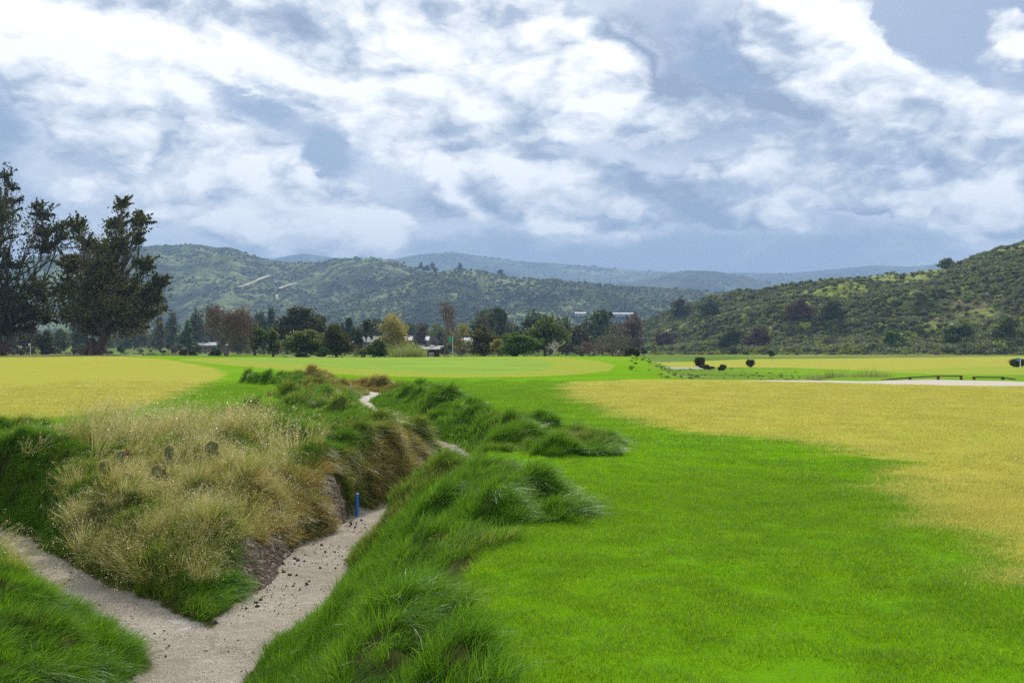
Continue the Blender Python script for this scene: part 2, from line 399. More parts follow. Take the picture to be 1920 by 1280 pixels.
def ground_material():
    m, n = material('ground_turf')
    pos = n.new('ShaderNodeNewGeometry').outputs['Position']
    st = n.v('MULTIPLY', pos, (0.55, 1.0, 1.0))
    edge_n = n.m('SUBTRACT', n.noise(st, .9, 7, .68), .5)
    fine = n.noise(pos, 34, 4, .6); mid = n.noise(pos, 3.1, 5, .6); big = n.noise(st, .16, 4, .6); vb = n.noise(pos, .02, 5, .6)
    yel = n.attr('yel'); grn = n.attr('grn'); sand = n.attr('sand'); lng = n.attr('lng'); dirt = n.attr('dirt'); dist = n.attr('dist')
    # mown green turf
    lawn = n.mixc(n.m('ADD', n.m('MULTIPLY', mid, .6), n.m('MULTIPLY', fine, .4)), (.066, .175, .003), (.165, .335, .006))
    lawn = n.mixc(n.rng(n.noise(st, 1.3, 5, .65), .5, .72, 0, .45), lawn, (.045, .16, .006))
    lawn = n.mixc(n.rng(big, .42, .68), lawn, (.13, .31, .010))
    lawn = n.mixc(n.rng(dist, 25, 90, 0, .6), lawn, (.20, .34, .022))
    # dormant yellow fairway with green threads
    yc = n.mixc(n.rng(n.noise(st, .45, 6, .6), .3, .7), (.37, .35, .062), (.315, .345, .052))
    yc = n.mixc(n.rng(n.noise(n.v('MULTIPLY', pos, (.3, 1, 1)), 1.6, 5, .65), .54, .74, 0, .62), yc, (.15, .25, .014))
    yc = n.mixc(n.rng(n.noise(n.v('MULTIPLY', pos, (.3, 1, 1)), .7, 5, .6), .55, .72, 0, .5), yc, (.40, .29, .075))
    yc = n.mixc(n.rng(fine, .35, .75, 0, .30), yc, (.24, .22, .03))
    ym = n.rng(n.m('ADD', yel, n.m('MULTIPLY', edge_n, n.rng(dist, 6, 40, 6.5, 2.8))), -.30, .32)
    col = n.mixc(ym, lawn, yc)
    # far rough ground
    rough_c = n.mixc(n.rng(vb, .35, .65), (.10, .19, .025), (.19, .21, .05))
    rough_c = n.mixc(n.rng(n.noise(n.v('MULTIPLY', pos, (.35, 1, 1)), .09, 6, .65), .56, .66), rough_c, (.34, .30, .22))
    rough_c = n.mixc(n.rng(n.noise(n.v('MULTIPLY', pos, (.4, 1, 1)), .13, 6, .65), .52, .64, 0, .7), rough_c, (.05, .09, .025))
    fm = n.m('MULTIPLY', n.attr('far'), n.m('SUBTRACT', 1.0, ym))
    col = n.mixc(fm, col, rough_c)
    # putting green
    gc = n.mixc(n.rng(n.noise(st, .25, 4, .5), .3, .7), (.235, .345, .055), (.20, .31, .045))
    gc = n.mixc(n.rng(grn, 4.0, 4.4), (.27, .32, .045), gc)
    col = n.mixc(n.rng(n.m('ADD', grn, n.m('MULTIPLY', edge_n, .5)), -.1, .15), col, gc)
    # earth below the long grass
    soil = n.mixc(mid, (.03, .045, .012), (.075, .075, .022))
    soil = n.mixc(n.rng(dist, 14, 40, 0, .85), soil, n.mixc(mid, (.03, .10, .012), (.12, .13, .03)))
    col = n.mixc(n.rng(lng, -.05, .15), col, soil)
    # bare earth faces and the sandy bed
    dc = n.mixc(n.noise(pos, 9, 6, .7), (.09, .065, .045), (.24, .19, .14))
    col = n.mixc(n.rng(dirt, .25, .55), col, dc)
    gr = n.noise(pos, 75, 3, .7)
    sc = n.mixc(n.rng(n.noise(pos, 1.4, 6, .65), .3, .7), (.38, .335, .275), (.50, .45, .38))
    sc = n.mixc(n.rng(gr, .40, .62, .75, 0), sc, (.15, .12, .09))
    wet = n.rng(n.noise(pos, 2.6, 5, .7, .6), .55, .72)
    sc = n.mixc(n.m('MULTIPLY', wet, .35), sc, (.62, .58, .55))
    sc = n.mixc(n.rng(dist, 25, 40), sc, (.50, .45, .385))
    sm = n.rng(n.m('ADD', sand, n.m('MULTIPLY', n.m('SUBTRACT', mid, .5), .25)), -.03, .05)
    col = n.mixc(sm, col, sc)
    pathm = n.attr('path')
    col = n.mixc(n.rng(n.m('ADD', pathm, n.m('MULTIPLY', edge_n, .3)), -.05, .15), col, n.mixc(mid, (.28, .27, .27), (.42, .40, .38)))
    h = n.m('ADD', n.m('MULTIPLY', n.m('MULTIPLY', n.noise(pos, 7, 3, .6), sm), 2.0), n.m('MULTIPLY', fine, .6))
    h = n.m('ADD', h, n.m('ADD', mid, n.m('MULTIPLY', gr, .5)))
    nm = bump(n, h, .75, .03)
    return finish(m, n, principled(n, col, .95, 0.0, nm))

M = {}
M['ground'] = ground_material()
G_ = [(0, (.026, .085, .004)), (.4, (.068, .185, .006)), (.75, (.135, .30, .010)), (1, (.28, .43, .045))]
D_ = [(0, (.12, .085, .02)), (.4, (.27, .19, .045)), (.7, (.42, .33, .10)), (1, (.24, .28, .035))]
M['long_grass'] = foliage('long_grass_blades', G_, .42, .45, .3, D_)
M['lawn'] = foliage('lawn_blades', [(0, (.036, .110, .002)), (.4, (.100, .238, .003)), (.75, (.205, .365, .005)), (1, (.38, .52, .025))], .45, .3, .6,
                    [(0, (.19, .21, .022)), (.5, (.44, .43, .065)), (1, (.65, .60, .18))])
M['straw'] = foliage('straw_grass', [(0, (.09, .17, .015)), (.35, (.20, .26, .03)), (.55, (.34, .30, .06)), (.75, (.52, .45, .17)), (1, (.78, .72, .46))], .42, .35, .5)
M['reed'] = foliage('reed_blades', [(0, (.10, .15, .03)), (.5, (.20, .24, .06)), (1, (.36, .37, .14))], .4, .5, .2)
M['dirt'] = simple('dirt_clod', (.07, .055, .04), .95, .1, .4, 30, .5)
M['bark'] = simple('grey_bark', (.10, .075, .055), .9, .1, .4, 3, .5)
M['twig'] = simple('bare_twigs', (.20, .145, .115), .9, .1, .3, 3)
M['pale_twig'] = simple('pale_twigs', (.40, .36, .31), .9, .1, .3, 3)
M['leaf_dark'] = foliage('dark_leaves', [(0, (.026, .034, .009)), (.6, (.066, .078, .018)), (.85, (.14, .13, .035)), (1, (.28, .21, .07))], .38, .6, .2)
M['leaf_olive'] = foliage('olive_leaves', [(0, (.035, .06, .014)), (.6, (.10, .14, .03)), (1, (.20, .24, .06))], .35, .55, .25)
M['leaf_green'] = foliage('green_leaves', [(0, (.035, .075, .010)), (.6, (.09, .17, .022)), (1, (.18, .26, .05))], .4, .5, .3)
M['leaf_yellow'] = foliage('yellow_leaves', [(0, (.13, .13, .03)), (.5, (.25, .23, .045)), (1, (.38, .34, .09))], .4, .6, .2)
M['leaf_grey'] = foliage('grey_green_leaves', [(0, (.026, .044, .020)), (.6, (.07, .10, .042)), (1, (.16, .19, .09))], .25, .6, .2)
M['leaf_brown'] = foliage('brown_twig_tips', [(0, (.07, .05, .035)), (.6, (.14, .10, .07)), (1, (.22, .15, .09))], .2, .8, .1)

# ------------------------------------------------------------------ ground sheet
def build_ground():
    ys = [-60, -30, -15, -8, -4, -1, 1, 2.2]
    y = 2.8
    while y < 12: ys.append(y); y *= 1.0062
    while y < 60: ys.append(y); y *= 1.0058
    while y < 320: ys.append(y); y *= 1.012
    while y < 6500: ys.append(y); y *= 1.05
    ys = np.array(ys)
    core = np.sinh(np.linspace(-1, 1, 471) * 1.0) / np.sinh(1.0)
    us = np.concatenate([[-14, -7, -4, -2.6, -1.8, -1.35, -1.12], core, [1.12, 1.35, 1.8, 2.6, 4, 7, 14]])
    Wd = np.maximum(0.60 * ys + 1.5, 7)
    X = us[None, :] * Wd[:, None]; Y = np.repeat(ys[:, None], len(us), 1)
    # rows bow slightly so that the grid is finest over the creek
    X = X - 1.2 * (1 - np.clip(np.abs(us), 0, 1))[None, :]
    Z = H(X, Y)
    yel, grn, sand, lm, dirt, t = zones(X, Y)
    PATHP = [(-95, 124.5), (-60, 123.8), (-43, 122.8), (-35, 120.5), (-35, 117.2), (-43, 117.0), (-60, 117.2), (-95, 117.8)]
    path = np.maximum(sdpoly(X, Y, PATHP), sdpoly(X, Y, [PX(*p, -.95) for p in [(1235, 687), (1330, 687), (1335, 689.5), (1240, 689.5)]]))
    right = sstep(0.0, 4.5, X - 0.125 * Y)
    far = np.maximum(sstep(104, 118, Y), right * sstep(50, 58, Y) * .75)
    lawnfar = np.exp(-((X - 38) / 14) ** 4 - ((Y - 98) / 17) ** 4)
    far = far * (1 - lawnfar)
    me = mesh_from('ground', np.stack([X, Y, Z], -1).reshape(-1, 3), grid_faces(len(ys), len(us)), M['ground'],
                   dict(yel=yel, grn=grn, sand=sand, lng=np.where(Y > 60, -1, lm), dirt=dirt, dist=np.sqrt(X * X + Y * Y), far=far, path=path), True)
    link('ground', me, kind='structure')
build_ground()

# ------------------------------------------------------------------ hills (lofted between a foot line, a ridge line and a back foot)
def loft(name, foot, ridge, ns, nt, prof, amp, freq, seed, mat, back=400, gully=0.0, kind='structure', zf=None):
    """foot / ridge: (px, py, distance) triples as seen from the path; the slope runs in real metres between them"""
    def line(pts, s):
        p = np.array([(at(a, c), c, zat(b, c)) for a, b, c in pts]); u = np.array([a for a, _, _ in pts], float)
        uu = u[0] + s * (u[-1] - u[0])
        return np.stack([np.interp(uu, u, p[:, k]) for k in range(3)], -1)
    s = np.linspace(0, 1, ns)
    A, B = line(foot, s), line(ridge, s)
    B[:, 2] += amp * .12 * fbm(s * 60, s * 0, 4, seed + 5)
    t = np.concatenate([np.linspace(0, 1, nt), 1 + np.linspace(.1, 1, 8)])
    T = t[:, None, None]
    up = A[None] + (B - A)[None] * np.minimum(T, 1)
    down = np.zeros_like(up); down[..., 1] = np.maximum(T[..., 0] - 1, 0) * back
    Pn = up + down
    tt = np.minimum(t, 1)
    pz = prof(tt)
    Pn[..., 2] = A[None, :, 2] + (B - A)[None, :, 2] * pz[:, None] - (B[None, :, 2] + 5) * (np.maximum(t - 1, 0) ** 2)[:, None]
    env = (np.sin(np.clip(tt, 0, 1) * math.pi) ** .7)[:, None]
    x, y = Pn[..., 0], Pn[..., 1]
    q = x * .8 + y * .55
    rid = 1 - np.abs(fbm(q / freq * 1.0, (y - x) / freq * .33, 4, seed)) * 2.2
    Pn[..., 2] += env * (amp * (rid - .6) + amp * .5 * fbm(x / freq * 3, y / freq * 3, 4, seed + 9))
    dmy = np.zeros_like(x)
    me = mesh_from(name, Pn.reshape(-1, 3), grid_faces(len(t), ns), mat, dict(t=np.repeat(t[:, None], ns, 1), rid=rid), True)
    link(name, me, kind=kind)
    return Pn, rid

def hill_material(name, dark, mid_, lit, scale, thr=(.45, .6), patch=(.2, .26, .04)):
    m, n = material(name)
    pos = n.new('ShaderNodeNewGeometry').outputs['Position']
    rid = n.attr('rid')
    a = n.noise(pos, scale, 7, .68); b = n.noise(pos, scale * .22, 5, .6); c = n.noise(pos, scale * 4, 3, .6)
    g = n.mixc(n.rng(a, .38, .62), dark, mid_)
    f = n.m('ADD', n.m('MULTIPLY', a, .55), n.m('MULTIPLY', b, .55))
    g = n.mixc(n.rng(n.m('ADD', f, n.m('MULTIPLY', rid, .06)), thr[0] + .06, thr[1] + .06), g, lit)
    g = n.mixc(n.rng(n.noise(pos, scale * .35, 4, .55), .58, .66, 0, .75), g, patch)
    g = n.mixc(n.rng(c, .35, .65, .45, 0), g, dark)
    return finish(m, n, principled(n, g, .95, .05, bump(n, a, 1.0, 1.2 / scale * .12)))

M['hill_near'] = hill_material('scrub_hill_ground', (.05, .065, .02), (.16, .17, .05), (.25, .30, .05), .13, (.46, .56), (.17, .13, .07))
M['hill_mid'] = hill_material('far_hill_scrub', (.018, .034, .018), (.05, .075, .03), (.21, .25, .08), .035, (.49, .60), (.15, .20, .05))
M['hill_far'] = hill_material('distant_ridge_scrub', (.04, .06, .04), (.09, .11, .06), (.20, .23, .10), .008, (.52, .64), (.12, .16, .07))

near_hill, nh_rid = loft('near_hillside',
     [(1120, 652, 440), (1180, 655, 400), (1250, 661, 330), (1400, 665, 275), (1700, 667, 240), (1920, 668, 228), (2500, 668, 190)],
     [(1120, 648, 560), (1175, 626, 520), (1215, 600, 500), (1250, 584, 480), (1300, 566, 465), (1350, 552, 450), (1420, 541, 440), (1500, 529, 430), (1600, 520, 420), (1700, 512, 410), (1790, 500, 405),
      (1830, 480, 402), (1880, 464, 400), (1920, 454, 398), (2060, 420, 390), (2500, 380, 380)],
     360, 120, lambda t: t ** .92, 7.5, 60, 21, M['hill_near'], back=120)
loft('far_hills', [(-500, 640, 1050), (300, 640, 1080), (700, 640, 1060), (1500, 641, 1100)],
     [(-500, 500, 1750), (0, 490, 1750), (180, 470, 1750), (290, 459, 1750), (380, 459, 1740), (430, 465, 1730), (480, 479, 1720), (530, 491, 1700), (560, 494, 1680), (600, 490, 1650), (670, 482, 1600),
      (730, 488, 1580), (780, 503, 1560), (830, 513, 1550), (1000, 540, 1550), (1500, 580, 1500)],
     520, 150, lambda t: t ** 1.05, 30, 300, 41, M['hill_mid'], back=500)
loft('far_hills.001', [(500, 642, 1000), (900, 642, 980), (1300, 642, 980), (1900, 642, 1000)],
     [(500, 600, 1180), (600, 572, 1230), (690, 545, 1260), (750, 522, 1290), (800, 512, 1300), (870, 505, 1330), (910, 512, 1330), (950, 521, 1320), (1020, 524, 1310),
      (1100, 530, 1310), (1180, 535, 1310), (1260, 539, 1310), (1330, 546, 1320), (1420, 556, 1320), (1600, 575, 1300), (1900, 600, 1300)],
     420, 110, lambda t: t ** .9, 24, 210, 61, M['hill_mid'], back=350)
loft('distant_ridge', [(600, 600, 3300), (1900, 600, 3300)],
     [(600, 500, 4200), (740, 485, 4200), (790, 476, 4200), (850, 472, 4200), (900, 480, 4200), (960, 488, 4200), (1040, 493, 4200), (1100, 499, 4200), (1180, 506, 4200),
      (1260, 511, 4200), (1400, 514, 4200), (1500, 512, 4200), (1700, 515, 4200), (1900, 515, 4200)],
     300, 50, lambda t: t ** .9, 22, 500, 71, M['hill_far'], back=300)
loft('distant_ridge.001', [(1100, 590, 2600), (1600, 590, 2600)],
     [(1100, 550, 2900), (1180, 530, 2900), (1240, 513, 2900), (1290, 507, 2900), (1340, 508, 2900), (1400, 519, 2900), (1450, 530, 2900), (1600, 545, 2900)],
     160, 40, lambda t: t ** .9, 10, 300, 81, M['hill_far'], back=300)
loft('distant_ridge.002', [(300, 560, 4400), (2300, 560, 4400)],
     [(300, 520, 4700), (500, 486, 4700), (570, 475, 4700), (620, 482, 4700), (720, 497, 4700), (1200, 510, 4700), (1480, 512, 4700), (1560, 505, 4700), (1640, 497, 4700), (1700, 500, 4700), (1800, 492, 4700), (2300, 490, 4700)],
     300, 24, lambda t: t, 8, 700, 91, M['hill_far'], back=200)

# ------------------------------------------------------------------ haze
def build_haze():
    m = bpy.data.materials.new('haze_air'); m.use_nodes = True; n = NT(m.node_tree)
    v = n.new('ShaderNodeVolumePrincipled'); v.inputs['Color'].default_value = (.42, .64, 1.0, 1); v.inputs['Density'].default_value = HAZE
    v.inputs['Anisotropy'].default_value = .0
    o = n.new('ShaderNodeOutputMaterial'); n.l.new(v.outputs[0], o.inputs['Volume'])
    x0, x1, y0, y1, z0, z1 = -8000, 8000, -3000, 7500, -9, 470
    V = [(x, y, z) for z in (z0, z1) for y in (y0, y1) for x in (x0, x1)]
    F = [(0, 2, 3, 1), (4, 5, 7, 6), (0, 1, 5, 4), (2, 6, 7, 3), (0, 4, 6, 2), (1, 3, 7, 5)]
    link('haze', mesh_from('haze', V, np.array(F), m), kind='stuff')
HAZE = 2.8e-4
build_haze()

# ------------------------------------------------------------------ scattering on points
STORE = {}
def scatter(name, P, rot, scale, idx, variants, label=None, category=None, dry=None, parent=None):
    """one object that places its tufts on points with geometry nodes"""
    N = len(P)
    me = bpy.data.meshes.new(name); me.vertices.add(N); me.vertices.foreach_set('co', np.asarray(P, np.float32).ravel())
    a = me.attributes.new('rot', 'FLOAT_VECTOR', 'POINT'); a.data.foreach_set('vector', np.asarray(rot, np.float32).ravel())
    s = np.asarray(scale, np.float32); s = np.repeat(s[:, None], 3, 1) if s.ndim == 1 else s
    a = me.attributes.new('scl', 'FLOAT_VECTOR', 'POINT'); a.data.foreach_set('vector', s.ravel())
    a = me.attributes.new('idx', 'INT', 'POINT'); a.data.foreach_set('value', np.asarray(idx, np.int32))
    a = me.attributes.new('dry', 'FLOAT', 'POINT'); a.data.foreach_set('value', np.asarray(dry if dry is not None else np.zeros(N), np.float32))
    key = id(variants)
    if key not in STORE:
        c = bpy.data.collections.new('tuft_store_' + name)
        for k, vm in enumerate(variants):
            o = bpy.data.objects.new('%s_tuft_%02d' % (name, k), vm); c.objects.link(o)
        STORE[key] = c
    g = bpy.data.node_groups.new(name + '_nodes', 'GeometryNodeTree')
    g.interface.new_socket('Geometry', in_out='INPUT', socket_type='NodeSocketGeometry')
    g.interface.new_socket('Geometry', in_out='OUTPUT', socket_type='NodeSocketGeometry')
    nn, ll = g.nodes, g.links
    gi, go = nn.new('NodeGroupInput'), nn.new('NodeGroupOutput')
    iop = nn.new('GeometryNodeInstanceOnPoints'); ci = nn.new('GeometryNodeCollectionInfo')
    ci.inputs['Collection'].default_value = STORE[key]; ci.inputs['Separate Children'].default_value = True; ci.inputs['Reset Children'].default_value = True
    def na(nm, typ):
        q = nn.new('GeometryNodeInputNamedAttribute'); q.data_type = typ; q.inputs[0].default_value = nm; return q.outputs[0]
    ll.new(gi.outputs[0], iop.inputs['Points']); ll.new(ci.outputs[0], iop.inputs['Instance'])
    iop.inputs['Pick Instance'].default_value = True
    ll.new(na('idx', 'INT'), iop.inputs['Instance Index'])
    e2r = nn.new('FunctionNodeEulerToRotation'); ll.new(na('rot', 'FLOAT_VECTOR'), e2r.inputs[0]); ll.new(e2r.outputs[0], iop.inputs['Rotation'])
    ll.new(na('scl', 'FLOAT_VECTOR'), iop.inputs['Scale'])
    ll.new(iop.outputs[0], go.inputs[0])
    o = link(name, me, parent, kind='stuff', label=label, category=category)
    md = o.modifiers.new('scatter', 'NODES'); md.node_group = g
    return o

def tilt_euler(nx, ny, nz, yaw):
    """euler angles of (tilt to the normal) x (yaw)"""
    n = np.stack([nx, ny, nz], -1); n /= np.linalg.norm(n, axis=1)[:, None]
    c, s = np.cos(yaw), np.sin(yaw)
    # rotation taking z to n
    v = np.stack([-n[:, 1], n[:, 0], np.zeros(len(n))], -1); k = 1 / (1 + n[:, 2])
    R = np.zeros((len(n), 3, 3)); I = np.eye(3)
    K = np.zeros((len(n), 3, 3)); K[:, 0, 2] = v[:, 1]; K[:, 1, 2] = -v[:, 0]; K[:, 2, 0] = -v[:, 1]; K[:, 2, 1] = v[:, 0]
    R = I + K + np.einsum('nij,njk->nik', K, K) * k[:, None, None]
    Z = np.zeros((len(n), 3, 3)); Z[:, 0, 0] = c; Z[:, 0, 1] = -s; Z[:, 1, 0] = s; Z[:, 1, 1] = c; Z[:, 2, 2] = 1
    R = np.einsum('nij,njk->nik', R, Z)
    return np.stack([np.arctan2(R[:, 2, 1], R[:, 2, 2]), -np.arcsin(np.clip(R[:, 2, 0], -1, 1)), np.arctan2(R[:, 1, 0], R[:, 0, 0])], -1)

def blades(n, radius, h, hv, w, lean, leanvar, seg, mat, wind=0.0, droop=.0, rlo=0.0, rhi=1.0, head=0.0):
    """a tuft: n curved tapering blades; lean is in heights, wind the heading they bend to"""
    r = radius * np.sqrt(RNG.random(n)); a = RNG.random(n) * 2 * np.pi
    bx, by = r * np.cos(a), r * np.sin(a)
    hh = h * (1 + hv * (RNG.random(n) * 2 - 1))
    out = a
    la = wind + RNG.normal(0, .55, n)
    lx = np.cos(la) * lean + np.cos(out) * leanvar * RNG.random(n) ; ly = np.sin(la) * lean + np.sin(out) * leanvar * RNG.random(n)
    lx = lx + RNG.normal(0, .12, n); ly = ly + RNG.normal(0, .12, n)
    S = np.linspace(0, 1, seg + 1)
    fa = RNG.random(n) * np.pi
    wx, wy = np.cos(fa), np.sin(fa)
    V = []; sattr = []
    for s in S[:-1]:
        cx = bx + lx * hh * s ** 1.8; cy_ = by + ly * hh * s ** 1.8
        L = np.sqrt(lx ** 2 + ly ** 2)
        cz = hh * (s - np.clip(.32 * L, 0, .85) * s ** 2.2 - droop * s ** 4) - .01
        ww = w * (1 - .75 * s ** 1.5) * .5
        V.append(np.stack([cx - wx * ww, cy_ - wy * ww, cz], -1)); V.append(np.stack([cx + wx * ww, cy_ + wy * ww, cz], -1)); sattr += [s, s]
    L = np.sqrt(lx ** 2 + ly ** 2)
    V.append(np.stack([bx + lx * hh, by + ly * hh, hh * (1 - np.clip(.32 * L, 0, .85) - droop)], -1)); sattr.append(1.0)
    nv = len(V); V = np.stack(V, 1).reshape(-1, 3)
    b = np.arange(n)[:, None] * nv
    quads = np.concatenate([b + np.array([[2 * k, 2 * k + 1, 2 * k + 3, 2 * k + 2]]) for k in range(seg - 1)]) if seg > 1 else np.zeros((0, 4), int)
    tris = b + np.array([[2 * seg - 2, 2 * seg - 1, 2 * seg]])
    rr = np.repeat(rlo + (rhi - rlo) * RNG.random(n), nv); ss = np.tile(np.array(sattr), n)
    groups = [quads, tris]
    if head:                                  # seed sprays near the tips
        hn = int(n * head); pick = RNG.choice(n, hn, replace=False)
        tip = V.reshape(n, nv, 3)[pick, -1]; HV = []
        for q in range(7):
            o = tip + np.stack([RNG.normal(0, .022, hn), RNG.normal(0, .022, hn), -RNG.random(hn) * .10 + .015], -1)
            dv = RNG.normal(0, .008, (hn, 3)); ev = RNG.normal(0, .008, (hn, 3))
            HV += [o, o + dv, o + ev]
        HV = np.stack(HV, 1).reshape(-1, 3)
        t2 = len(V) + np.arange(hn * 7)[:, None] * 3 + np.array([[0, 1, 2]])
        V = np.concatenate([V, HV]); groups.append(t2); rr = np.concatenate([rr, np.full(len(HV), .9)]); ss = np.concatenate([ss, np.ones(len(HV))])
    return mesh_from('tuft', V, groups, mat, dict(r=rr, s=ss))

def grad(x, y, e=.06):
    return (H(x + e, y) - H(x - e, y)) / (2 * e), (H(x, y + e) - H(x, y - e)) / (2 * e)

def in_view(x, y, m=3.2):
    return (np.abs(x) < .545 * y + m)

def grow(name, label, n, box, accept, variants, size, yaw=.45, tilt=.6, dry=None, cat=None):
    """throws n candidate points over the box (denser near the camera), keeps those accepted"""
    x0, x1, y0, y1 = box
    u = RNG.random(n); y = np.sqrt(y0 ** 2 + u * (y1 ** 2 - y0 ** 2)) if size[2] == 0 else y0 * (y1 / y0) ** u
    x = x0 + (x1 - x0) * RNG.random(n)
    if size[2]:       # width grows with distance
        x = (RNG.random(n) * 2 - 1) * (.545 * y + 1.2)
        x = np.where((x < x0) | (x > x1), 1e6, x)
    k = in_view(x, y); x, y = x[k], y[k]
    p = accept(x, y); k = RNG.random(len(x)) < p; x, y = x[k], y[k]
    gx, gy = grad(x, y); z = H(x, y)
    rot = tilt_euler(-gx * tilt, -gy * tilt, np.ones(len(x)), RNG.normal(0, yaw, len(x)))
    sc = size[0] + (size[1] - size[0]) * RNG.random(len(x))
    if size[2]: sc = sc * (1 + size[2] * y)
    d = dry(x, y) if dry is not None else np.zeros(len(x))
    return scatter(name, np.stack([x, y, z - .005], -1), rot, sc, RNG.integers(0, len(variants), len(x)), variants, label, cat, d)

WIND = math.radians(-20)     # blades bend to the right and a little towards the viewer
LG_V = [blades(46, .085, .16, .4, .0055, l, .5, 3, M['long_grass'], WIND) for l in (.5, .8, 1.1, 1.4, 1.1)] + \
       [blades(40, .06, .17, .3, .0050, .25, .5, 3, M['long_grass'], WIND + 1) for _ in range(2)]
LG_F = [blades(44, .17, .17, .4, .012, l, .6, 2, M['long_grass'], WIND) for l in (.5, .8, 1.1, 1.4, .6)]
LW_V = [blades(170, .15, .034, .4, .0034, .35, .7, 2, M['lawn'], WIND) for _ in range(4)]
LW_M = [blades(240, .36, .042, .4, .0080, .35, .7, 1, M['lawn'], WIND) for _ in range(4)]
ST_V = [blades(95, .15, .62, .35, .0050, .38, .65, 4, M['straw'], WIND + .3, .05, head=.5) for _ in range(5)]
ST_L = [blades(70, .16, .30, .4, .0055, .55, .7, 3, M['straw'], WIND, .05, head=.2) for _ in range(4)]

def dryness(x, y):
    t, bed, edge, left = channel(x, y)
    d = .10 + .42 * np.clip(fbm(x * .8, y * .8, 3, 77), -1, 1)
    d += .42 * np.exp(-((x + 4.4) / 1.9) ** 4 - ((y - 13.6) / 2.2) ** 4)
    d += .50 * (left > 0) * sstep(1.15, .55, t) * (y > 12) * (x > -3.8) * (y < 24)
    d += .55 * np.clip(sdpoly(x, y, [(-10.5, 31), (-8, 40), (-11, 46), (-8, 49), (-4, 46.5), (-6, 41), (-6, 36), (-8, 31)]) + .3, 0, 1)
    d += .25 * np.exp(-((x + 3.6) / .5) ** 2 - ((y - 8.0) / .6) ** 2)
    return d

PADS_AT = [(388, 14.5), (318, 14.6), (222, 14.3), (236, 13.3), (299, 13.7), (455, 14.0)]
def clear_of_pads(x, y):
    f = np.ones(np.shape(x))
    for px, Y in PADS_AT: f = np.where((np.abs(x - at(px, Y)) < .19) & (y > Y - .8) & (y < Y + .15), .07, f)
    return f
def acc_long(x, y):
    lm, t, e, l = long_mask(x, y)
    return sstep(-.05, .12, lm) * (bare_dirt(x, y) < .35) * (t > .04) * (y < 52) * clear_of_pads(x, y) * (np.hypot(x + 2.48, y - 15.6) > .42)
grow('long_grass', 'dark green windswept long grass covering the creek banks', 53000, (-14, 3, 3.6, 20), lambda x, y: acc_long(x, y), LG_V, (.75, 1.25, 0), dry=dryness)
grow('long_grass.001', 'long grass on the far creek banks below the putting green', 26000, (-14, 3, 19, 50), lambda x, y: acc_long(x, y), LG_F, (.8, 1.3, 0), dry=dryness)

def acc_lawn(x, y):
    lm, t, e, l = long_mask(x, y)
    return (lm < .08) * (t > .9) * (sdpoly(x, y, GREEN) < 0) * (sdpoly(x, y, BUNKER) < .0)
def yel_at(x, y):
    yl = np.maximum(sdpoly(x, y, YEL_R), sdpoly(x, y, YEL_L))
    n = fbm(x * .5, y * .9, 5, 4, .65) * 1.1
    return sstep(-.8, .7, yl + n * 1.1)
grow('lawn_grass', 'bright green mown lawn grass in the near foreground', 17000, (-2, 12, 4.2, 15.5), lambda x, y: acc_lawn(x, y) * sstep(15.5, 9, y), LW_V, (.85, 1.2, 0), yaw=3, tilt=1, dry=yel_at)
grow('lawn_grass.001', 'short mown fairway grass in the middle distance', 25500, (-21, 31, 9, 50), lambda x, y: acc_lawn(x, y) * sstep(9, 15, y) * sstep(50, 32, y), LW_M, (.85, 1.3, 0), yaw=3, tilt=1, dry=yel_at)

LW_T = [blades(60, .10, .055, .4, .0036, .5, .6, 2, M['lawn'], WIND) for _ in range(3)]
grow('lawn_grass.002', 'slightly longer tufts in the mown lawn beside the creek', 6500, (-2, 12, 4.6, 16), lambda x, y: acc_lawn(x, y) * sstep(.0, .45, fbm(x * .8, y * 1.4, 4, 29)), LW_T, (.8, 1.3, 0), yaw=1, tilt=1, dry=yel_at)
def acc_straw(x, y):
    a = np.exp(-((x + 4.4 + .10 * (y - 12.5)) / 1.7) ** 4 - ((y - 12.8) / 2.4) ** 4)
    t, bed, e, l = channel(x, y)
    a = a * (t > .25) * (bare_dirt(x, y) < .4)
    return a * clear_of_pads(x, y) * (y > 10.2) * ((x > -6.6) | (y > 12.5))
grow('straw_grass', 'tall dry straw coloured grass clump on the island between the two sandy channels', 1250, (-7, -1.5, 9.8, 16.5), acc_straw, ST_V, (.40, .80, 0), yaw=.8, tilt=.5, cat=None)
grow('straw_grass.002', 'tallest thin straw stalks with seed heads at the back of the dry clump', 420, (-8.5, -3.5, 15.4, 18.5), lambda x, y: np.exp(-((x + 5.6) / 1.25) ** 2 - ((y - 16.9) / .8) ** 2), ST_V, (.75, 1.25, 0), yaw=.8, tilt=.5)
def acc_straw2(x, y):
    a = np.exp(-((x + 5.0) / 3.2) ** 4 - ((y - 16.8) / 2.9) ** 4) * .16 + .55 * np.exp(-((x + 9.3) / 3) ** 4 - ((y - 17.2) / 1.3) ** 4)
    t, bed, e, l = channel(x, y)
    return a * (t > .1) * ((y > 14) | (x > -6.0)) + .35 * np.exp(-((x + 4.6) / .9) ** 2 - ((y - 30) / 3.0) ** 2)
grow('straw_grass.001', 'low dry grass and seed heads on the left creek bank', 2600, (-13, 1, 13, 34), acc_straw2, ST_L, (.8, 1.3, 0), yaw=.8, tilt=.6)

